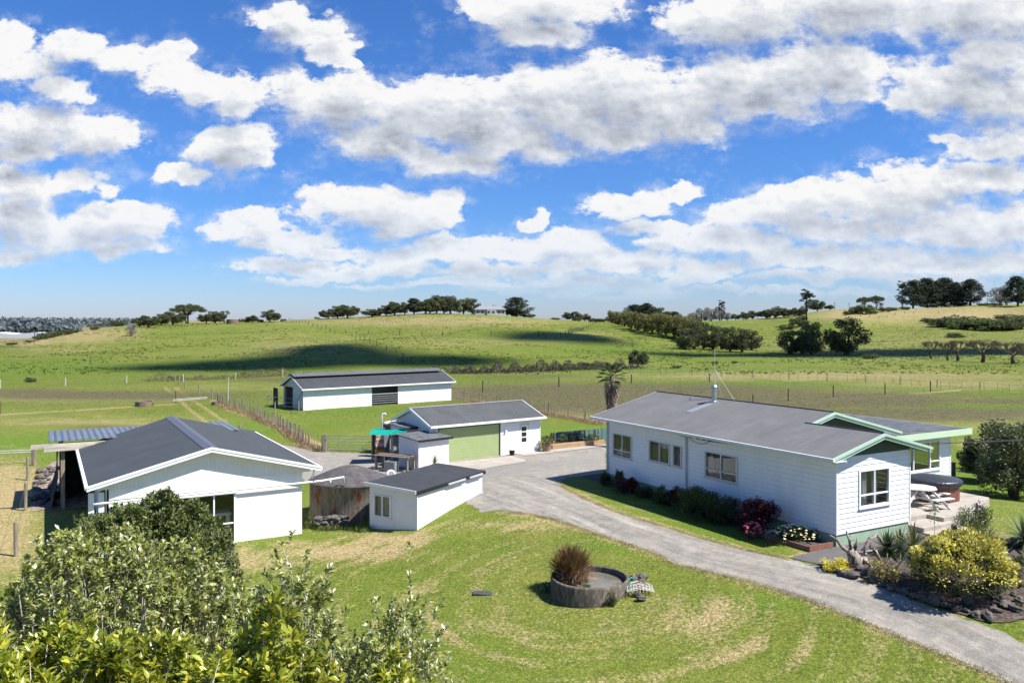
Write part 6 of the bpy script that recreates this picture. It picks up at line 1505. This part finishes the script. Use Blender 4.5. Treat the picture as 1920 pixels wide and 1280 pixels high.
shoots_shrub('large_shrub', 'large grey green shrub at the left edge below the dark bush', gp_(215, 16.0), 3.0, 2.3, 4.0, 1800, FGG, .14, .062, 19, 3, .3)
shoots_shrub('large_shrub', 'grey green shrub with a tall spiky top at the bottom left of centre', gp_(545, 13.6), 1.15, 1.15, 4.05, 560, FGG, .13, .055, 18, 5, 1.0)
shoots_shrub('large_shrub', 'sparse grey green shrub with pale stems reaching farthest right over the lawn', gp_(745, 12.6), 1.15, 1.0, 3.85, 460, FGG, .12, .05, 17, 7, .9)
shoots_shrub('large_shrub', 'glossy bright green shrub filling the bottom left corner', gp_(110, 10.6), 2.5, 1.6, 4.35, 1500, FGL, .17, .066, 19, 11, .15)
shoots_shrub('large_shrub', 'glossy bright green shrub with white stems along the bottom edge', gp_(480, 10.2), 1.6, 1.25, 4.45, 850, FGL, .17, .066, 19, 13, .15)
shoots_shrub('large_shrub', 'low glossy green shrub at the bottom edge nearest the lawn', gp_(750, 10.4), .85, .85, 3.95, 380, FGL, .15, .058, 18, 17, .2)
# dark bush in front of the big garage
MBL = leafmat('dark_small_leaf', (.055, .080, .018), (.165, .200, .050), (.24, .24, .09), .5, .4, .2, .10)
T = shoots_shrub('dark_bush', 'dense dark green small leaved bush in front of the large white garage', gp_(290, 24.3), 2.15, 1.7, 2.95, 2300, MBL, .13, .06, 17, 19, .12, hts=(.55, 1), pale=.2, pw=.45)
T = shoots_shrub('dark_bush', 'lower dark shrub on the right flank of the bush by the garage window', gp_(390, 23.2), .95, 1.1, 2.35, 800, MBL, .12, .05, 14, 23, .25, hts=(.5, 1), pale=.9)
T = shoots_shrub('dark_bush', 'lower dark shrub on the left flank of the bush before the garage', gp_(180, 23.4), 1.15, 1.1, 2.55, 700, MBL, .12, .05, 14, 29, .2, hts=(.5, 1), pale=.2)

# ------------------------------------------------------------------ garden plants
def mound(name, label, px, py, wpx, hpx, leaf, ls, n, cat='shrub', p=None, asp=.6, group=None, flowers=None, ns=34, sink=0, parent_stem=True):
    p = PG(px, py) if p is None else p; k = p.y / F; w_ = wpx * k / 2; h_ = hpx * k
    T = thing(name, label, cat, p, random.uniform(0, 6), group)
    pts = []
    for i in range(ns):
        a = random.uniform(0, 6.28); rr = w_ * .78 * random.random() ** .5; zz = h_ * random.uniform(.12, .82) * math.sqrt(max(.12, 1 - (rr / w_) ** 2)) + h_ * .06
        q, d = ellpts((rr * math.cos(a), rr * math.sin(a), zz), (w_ * .24, w_ * .24, h_ * .18), max(4, n // ns), .3); pts.append(q)
    pts = np.concatenate(pts); cen = unit(pts - [0, 0, h_ * .3]) + rng.normal(0, .5, pts.shape)
    leaves('foliage', pts, cen, ls * rng.uniform(.6, 1.3, len(pts)), ls * asp, LEAFS[leaf] if isinstance(leaf, str) else leaf, T, .15)
    m = MB()
    for i in range(5): a = i * 1.3; m.tube([(0, 0, -.1), (w_ * .3 * math.cos(a), w_ * .3 * math.sin(a), h_ * .6)], [.025, .01], 5)
    m.build('stem', BARK, T)
    if flowers:
        fm, fn, fs = flowers; m = MB()
        for i in range(fn):
            if 0 < i and fn < 30: m.build('flower', fm, T); m = MB()
            a = random.uniform(0, 6.28); rr = w_ * .9 * random.random() ** .5; zz = h_ * (.95 * math.sqrt(max(.05, 1 - (rr / w_) ** 2))); c = (rr * math.cos(a), rr * math.sin(a), zz)
            m.add([(c[0] + fs * math.cos(b), c[1] + fs * math.sin(b), c[2] + random.uniform(-.02, .04)) for b in np.linspace(0, 6.28, 6)[:-1]] + [(c[0], c[1], c[2] + fs * .6)], [(0, 1, 5), (1, 2, 5), (2, 3, 5), (3, 4, 5), (4, 0, 5)])
        m.build('flower' if fn < 30 else 'flowers', fm, T)
    return T
def rosette(name, label, p, stemh, n, L, w_, leaf, cat='plant', el0=1.45, el1=-.35, r0=.05):
    T = thing(name, label, cat, p); m = MB()
    if stemh > .05: m.tube([(0, 0, -.1), (.03, 0, stemh * .5), (0, .02, stemh)], [r0 * 1.6, r0, r0], 8); m.build('stem', M('stem_brown', (.20, .15, .11), .9, .3, 6, bump=.01), T, smooth=True)
    # arching straps: four segments each
    Vv = []; Ff = []
    for k in range(n):
        a = k * 2.39996; el = el0 + (el1 - el0) * (k / n) + random.uniform(-.12, .12); d = np.array([math.cos(a) * math.cos(el), math.sin(a) * math.cos(el), math.sin(el)]); s = np.array([-math.sin(a), math.cos(a), 0]); LL = L * random.uniform(.8, 1.1)
        b = len(Vv)
        for j, wj in enumerate((.6, 1, .85, .5, .05)):
            q = j / 4; pt = np.array([0, 0, stemh]) + d * LL * q - np.array([0, 0, 1]) * LL * .28 * q * q * math.cos(el); Vv += [pt + s * w_ * wj / 2, pt - s * w_ * wj / 2]
        for j in range(4): Ff.append((b + 2 * j, b + 2 * j + 1, b + 2 * j + 3, b + 2 * j + 2))
    npmesh('foliage', np.array(Vv), np.array(Ff), leaf, T); return T
YUC = leafmat('yucca_leaf', (.045, .075, .022), (.12, .17, .055), (.24, .27, .12), .45, .5)
COR = leafmat('cordyline_leaf', (.07, .09, .03), (.19, .21, .08), (.30, .28, .14), .5)
rosette('yucca', 'left of the two dark spiky yuccas beside the driftwood stump', PG(1664, 1040), .22, 80, .75, .08, YUC)
rosette('yucca', 'right of the two dark spiky yuccas, touching the small cabbage tree', PG(1688, 1044), .3, 80, .8, .08, YUC)
rosette('cabbage_tree', 'small cabbage tree with a bare leaning trunk in the garden bed', PG(1712, 1083), .95, 130, .85, .05, COR, 'tree', 1.5, -1.0, .06)
rosette('yucca', 'spiky yucca cut by the right edge of the photo', PG(1921, 1030), .4, 80, 1.1, .07, YUC)
rosette('strappy_plant', 'small strappy plant growing against the narrow ribbed shed', PZ(815, 882, GZ), .45, 50, .62, .055, leafmat('lime_strap', (.10, .14, .03), (.30, .34, .10), (.4, .4, .15), .5), r0=.1)
# variegated shrub: dark inner foliage and yellow outer shoots
vp = PG(1806, 1118); k_ = vp.y / F; VS = thing('variegated_shrub', 'big round shrub with yellow variegated leaves beside the driveway', 'shrub', vp, .3)
rw, rh = 92 * k_, 112 * k_
d = rdirs(11000); d = d[d[:, 2] > -.45]; q = .55 + .4 * rng.random(len(d)); pin = d * q[:, None] * [rw * 1.02, rw * .85, rh * .56] + [0, 0, rh * .40]
leaves('inner_foliage', pin, d + rng.normal(0, .5, d.shape), .10, .045, LEAFS['dark'], VS)
d = rdirs(20000); d = d[(d[:, 2] > .20 - .45 * rng.random(len(d)) ** 3 - .25 * (d[:, 0] > .5))]; lump = 1 + .10 * np.sin(d[:, 0] * 9) * np.cos(d[:, 1] * 8) + .05 * np.sin(d[:, 2] * 14 + d[:, 0] * 6)
sel = rng.random(len(d)) < np.clip((lump - .93) * 7 + .25, .1, 1); d = d[sel]; lump = lump[sel]
pout = d * (lump * rng.uniform(.93, 1.04, len(d)))[:, None] * [rw, rw * .8, rh * .60] + [0, 0, rh * .42]
leaves('yellow_foliage', pout, d * .7 + rng.normal(0, .45, d.shape) + [0, 0, .3], rng.uniform(.07, .13, len(d)), .055, leafmat('var_leaf', (.26, .27, .02), (.68, .58, .07), (.85, .78, .30), .4, .5, .2, .35), VS, .12)
m = MB()
for i in range(7): a = i * .9; m.tube([(0, 0, -.1), (.2 * math.cos(a), .2 * math.sin(a), .5), (rw * .5 * math.cos(a), rw * .4 * math.sin(a), rh * .7)], [.04, .03, .012], 6)
m.build('stem', PALEB, VS)
mound('rose_shrub', 'tall green shrub with a few mauve flowers at the top by the patio steps', 1828, 1016, 80, 78, 'mid', .07, 3600, flowers=(M('mauve_petal', (.45, .28, .50), .7, .1, 4), 9, .05), ns=46)
mound('sedum_clump', 'rounded yellow green succulent clump between driftwood and cabbage tree', 1655, 1088, 70, 44, leafmat('sedum_leaf', (.16, .15, .03), (.42, .42, .12), (.40, .14, .10), .4, .5, .1, .2), .055, 1700, cat='plant', ns=50, asp=.8)
mound('yellow_flower_mound', 'low mound of bright yellow flowers at the front of the garden bed', 1565, 1068, 58, 25, leafmat('yellow_fl', (.62, .52, .01), (.90, .78, .02), (.30, .35, .04), .6, .3, .1, .1), .045, 1400, cat='flowers', ns=34)
mound('garden_shrub', 'green shrub at the right edge behind the yellow variegated shrub', 1905, 1098, 60, 60, 'mid', .07, 1700, ns=34)
mound('garden_shrub', 'small leafy tuft left of the rose shrub by the lowest step', 1790, 1008, 34, 26, 'dark', .06, 600, ns=16)
mound('green_tuft', 'little green tuft on the soil at the lower right of the garden bed', 1908, 1138, 16, 9, 'mid', .05, 160, ns=8, cat='plant')
T = thing('sapling', 'thin sapling with lime leaves in front of the patio', 'plant', PG(1752, 1012)); m = MB(); m.tube([(0, 0, -.1), (.02, 0, 1.25)], [.012, .006], 5); m.build('stem', PALEB, T)
q, d = ellpts((0, 0, 1.1), (.2, .2, .12), 50, .2); q2, d2 = ellpts((0, 0, .75), (.16, .16, .1), 30, .2); leaves('foliage', np.concatenate([q, q2]), np.concatenate([d, d2]), .09, .045, COR, T)
# driftwood stump
DW = thing('driftwood_stump', 'twisted silver driftwood stump with bare branches beside the yellow flowers', 'driftwood', PG(1606, 1062))
DWM = M('driftwood', (.36, .31, .26), .9, .35, 5, bump=.02, bscale=14, stretch=(1, 1, .4), col2=(.06, .05, .04), thr=(.52, .58), spec=.15)
m = MB(); m.tube([(.0, 0, -.1), (-.05, 0, .28), (-.2, .05, .55)], [.26, .22, .14], 9); m.tube([(0, 0, .1), (.25, .1, .3), (.35, .1, .42)], [.2, .16, .08], 8); m.build('trunk', DWM, DW, smooth=True)
for pts, r_ in [([(-.1, 0, .4), (-.45, .05, .62), (-.6, .05, .85), (-.85, .05, 1.02)], (.09, .07, .05, .02)), ([(-.15, 0, .5), (-.22, .02, .85), (-.32, .05, 1.15)], (.08, .05, .02)), ([(-.1, 0, .5), (.02, .03, .75), (.02, 0, .95)], (.07, .05, .02)), ([(.05, 0, .3), (.3, 0, .6), (.45, .03, .9), (.7, .05, 1.0), (.85, .05, .8)], (.1, .08, .07, .06, .05)), ([(.45, .03, .85), (.5, .1, .6), (.68, .1, .45), (.8, .1, .2)], (.07, .06, .06, .04)), ([(.1, 0, .3), (.3, -.1, .2), (.45, -.1, .0)], (.09, .07, .04)), ([(-.05, 0, .45), (.25, -.05, .5), (.5, -.05, .55)], (.05, .04, .02))]:
    m = MB(); m.tube(pts, list(r_), 7); m.build('branch', DWM, DW, smooth=True)
# border plants along the house (s along the wall, offset, height, width)
RED = leafmat('burgundy_leaf', (.035, .008, .010), (.11, .022, .022), (.35, .06, .08), .5, .4, .15, .10)
for (s, off, w_, h_, lf, lb, nm, n) in [(12.9, -.55, .55, .55, 'dark', 'small dark bush nearest the far corner of the house', 'border_bush', 500), (11.6, -.8, .5, .9, 'bare', 'reddish brown upright plant under the first house window', 'border_plant', 500), (10.9, -.7, .8, .7, RED, 'dark red foliage plant before the downpipe', 'border_plant', 700),
        (9.9, -.6, .8, .45, 'dark', 'low dark plant in the shaded flower border', 'border_plant', 500), (8.4, -.75, 1.0, .7, 'mid', 'spiky green shrub at the foot of the downpipe', 'border_bush', 900), (7.45, -.7, .8, .85, RED, 'dark burgundy shrub between two green ones', 'border_bush', 900),
        (5.9, -1.0, 1.8, 1.15, 'mid', 'widest round green shrub below the large side window', 'border_bush', 2600), (4.6, -.9, 1.3, 1.0, 'dark', 'dark green grassy shrub right of the widest shrub', 'border_bush', 1700), (2.75, -.95, 1.5, 1.25, RED, 'large burgundy shrub near the corner of the house', 'border_bush', 2200), (6.9, -.9, 1.0, .7, 'dark', 'low dark shrub left of the widest green shrub', 'border_bush', 900)]:
    p = hw(off, s); p.z = gz(p.x, p.y); mound(nm, lb, 0, 0, w_ * 1.25 * F / p.y, h_ * 1.15 * F / p.y, lf, .075, n * 3, p=p, ns=44, flowers=(M('coral_petal', (.65, .10, .14), .7, .1, 4), 26, .055) if s == 2.75 else None)
p = hw(-1.7, 2.3); p.z = gz(p.x, p.y); mound('pink_flower_bush', 'coral pink flowering plant in front of the burgundy shrub', 0, 0, 45, 34, 'dark', .06, 600, p=p, flowers=(M('coral_petal', (.65, .10, .14)), 60, .06), ns=20, cat='flowers')
p = hw(-.7, 1.2, 0.0); mound('flower_bush', 'mixed cream and yellow flowers in the edging box at the house corner', 0, 0, 96, 34, 'mid', .06, 2000, p=p, flowers=(M('cream_petal', (.80, .68, .38), .7, .1, 4), 130, .05), ns=30, cat='flowers')
p = hw(-1.1, 2.0, 0.0); mound('silver_plant', 'small white leaved plant left of the edging box', 0, 0, 26, 22, leafmat('silver_leaf', (.40, .42, .36), (.65, .66, .60), (.7, .7, .66), .8), .06, 400, p=p, ns=12, cat='plant')
# plants in planter and pots
for i, (t_, w_, h_, lf, lb) in enumerate([(.06, .8, .9, 'dark', 'first dark leafy plant at the left end of the timber planter'), (.25, .9, .6, 'mid', 'sprawling green plant left of the middle of the planter'), (.45, 1.0, .8, 'bare', 'brownish twiggy plant in the middle of the planter'), (.65, 1.3, .6, 'mid', 'low bright green plant right of the middle of the planter'), (.85, 1.3, .5, 'mid', 'trailing green plant at the house end of the planter')]):
    q_ = PB.matrix_basis @ Vector((Lp * t_, .5, .3)); mound('planter_plant', lb, 0, 0, w_ * F / q_.y, h_ * F / q_.y, lf, .09, 500, p=q_, ns=16, cat='plant')
q_ = PG(1025, 846) + Vector((0, 0, .4)); mound('pot_bush', 'round clipped dark bush growing in the half barrel pot', 0, 0, 28, 22, 'dark', .08, 700, p=q_, ns=22)
# pond plant: brown restio tuft
rp = Vector((POND.x - .60, POND.y + .25, POND.z + .30)); RT = thing('rush_tuft', 'bushy red brown tuft of rushes growing in the pond', 'plant', rp, scale=(.82, .82, 1.15))
n = 4200; a = rng.uniform(0, 6.28, n); el = np.arcsin(np.clip(rng.beta(2.2, 1.1, n), 0, 1)); d = np.stack([np.cos(a) * np.cos(el), np.sin(a) * np.cos(el), np.sin(el)], 1)
L_r = rng.uniform(.5, 1.12, n) * (1 + .12 * np.sin(a * 3)); base = rng.normal(0, .07, (n, 3)) * [1, 1, .2] + d * (L_r * .45)[:, None]
leaves('stalks', base, d + rng.normal(0, .12, d.shape), L_r * .55, .022, leafmat('rush_stalk', (.10, .08, .03), (.24, .14, .055), (.30, .12, .06), .8), RT, .1, .05)
n = 3000; a = rng.uniform(0, 6.28, n); r_ = rng.uniform(.30, .58, n); z = rng.uniform(-.1, .45, n); pts = np.stack([r_ * np.cos(a), r_ * np.sin(a), z], 1); d = np.stack([np.cos(a) * .35, np.sin(a) * .35, -1 + 0 * a], 1)
leaves('drooping_heads', pts, d + rng.normal(0, .15, d.shape), rng.uniform(.2, .45, n), .03, leafmat('rush_head', (.16, .09, .055), (.34, .22, .16), (.12, .08, .03), .9), RT, .1)
mound('pond_fern', 'small green fern inside the pond rim below the rush tuft', 0, 0, 26, 10, 'mid', .05, 200, p=Vector((POND.x - .25, POND.y - .80, POND.z + .30)), ns=8, cat='plant')
mound('pond_plant', 'dark leafy plant at the front right foot of the pond', 0, 0, 30, 24, 'mid', .06, 500, p=PG(1146, 1133), ns=16, cat='plant')
mound('pond_bush', 'small leafy clump at the left foot of the pond', 0, 0, 22, 16, 'dark', .05, 250, p=PG(1024, 1112), ns=10, cat='plant')
mound('tank_weed', 'bright green weed growing at the left foot of the concrete tank', 0, 0, 26, 34, leafmat('fresh_blade', (.06, .11, .02), (.14, .20, .04)), .09, 500, p=PG(584, 990), ns=14, cat='plant', asp=.3)
# trees at the right edge
ETL = leafmat('edge_tree_leaf', (.045, .060, .024), (.135, .155, .060), (.26, .25, .15), .5, .4, .2, .1)
for (px_, py_, Y_, w_, h_, lb, sd) in [(1842, 903, None, 66, 84, 'small open tree at the right beside the paddock fence', 31), (1905, 935, None, 120, 140, 'large dark tree cut by the right edge of the photo', 32), (1880, 885, None, 70, 80, 'tree behind the two trees at the right edge', 33)]:
    p = PG(px_, py_); k_ = p.y / F; T = thing('orchard_tree', lb, 'tree', p, sd); tree_parts(T, 'willow', h_ * k_, w_ * k_ * 1.15, ETL, 60, 230, .13, sd)
# lawn blades near the camera, one mass
X = rng.uniform(-9, 16, 90000); Y = rng.uniform(19.0, 33, 90000); k = np.abs(X) < Y * .64; X, Y = X[k], Y[k]
DP = np.array([[PG(*q_).x, PG(*q_).y] for q_ in DRIVE])
def inside(poly, X, Y):
    c = np.zeros(len(X), bool); j = len(poly) - 1
    for i in range(len(poly)):
        xi, yi = poly[i]; xj, yj = poly[j]
        hit = ((yi > Y) != (yj > Y)) & (X < (xj - xi) * (Y - yi) / (yj - yi + 1e-12) + xi); c ^= hit; j = i
    return c
k = ~inside(DP, X, Y) & (np.hypot(X - POND.x, Y - POND.y) > 1.35)
for pl_ in (bpy.data.objects['garden_bed'], bpy.data.objects['path'], bpy.data.objects['flower_border']):
    bb = np.array([(v.co.x, v.co.y) for v in pl_.data.vertices]); 
    k &= ~((X > bb[:, 0].min()) & (X < bb[:, 0].max()) & (Y > bb[:, 1].min()) & (Y < bb[:, 1].max()))
lx, ly = X - 11.4, Y - 29.05; t_ = lx * .8704 + ly * .4923; s_ = -lx * .4923 + ly * .8704; k &= ~((t_ > -1.5) & (t_ < 13) & (s_ > -1.6) & (s_ < 14))
lx, ly = X + 3.98, Y - 34.7; k &= ~((Y > 32.5) & (X < 0))
X, Y = X[k], Y[k]
b = np.stack([X, Y, G(X, Y) - .01], 1); d = rng.normal(0, .6, (len(b), 3)) + [0, 0, 1]
o = leaves('lawn_grass', b, d, rng.uniform(.03, .075, len(b)), .012, leafmat('lawn_blade', (.10, .15, .022), (.17, .22, .04), (.42, .34, .16), .7, .3, .3, .3)); tag(o, None, None, None, 'stuff')

# ragged grass fringe along both sides of the drive
pts2 = []
for ed in ([(1925, 1292), (1800, 1241), (1700, 1200), (1600, 1158), (1500, 1120), (1400, 1090), (1300, 1066), (1262, 1058), (1240, 1043), (1180, 1022), (1100, 995), (1040, 975), (1000, 965), (960, 960), (930, 957)], [(1048, 904), (1062, 917), (1100, 936), (1160, 961), (1240, 986), (1330, 1013), (1420, 1036), (1480, 1048)], [(515, 831), (560, 838), (600, 846), (700, 850)]):
    pts2.append(band(ed, 9000 if len(ed) > 9 else 5000, .005, .09))
b = np.concatenate(pts2); o = leaves('edge_grass', b, rng.normal(0, .7, (len(b), 3)) + [0, 0, 1], rng.uniform(.03, .07, len(b)), .02, leafmat('edge_blade', (.30, .28, .09), (.55, .45, .24), (.62, .50, .30), .8, .2, .4)); tag(o, None, None, None, 'stuff')
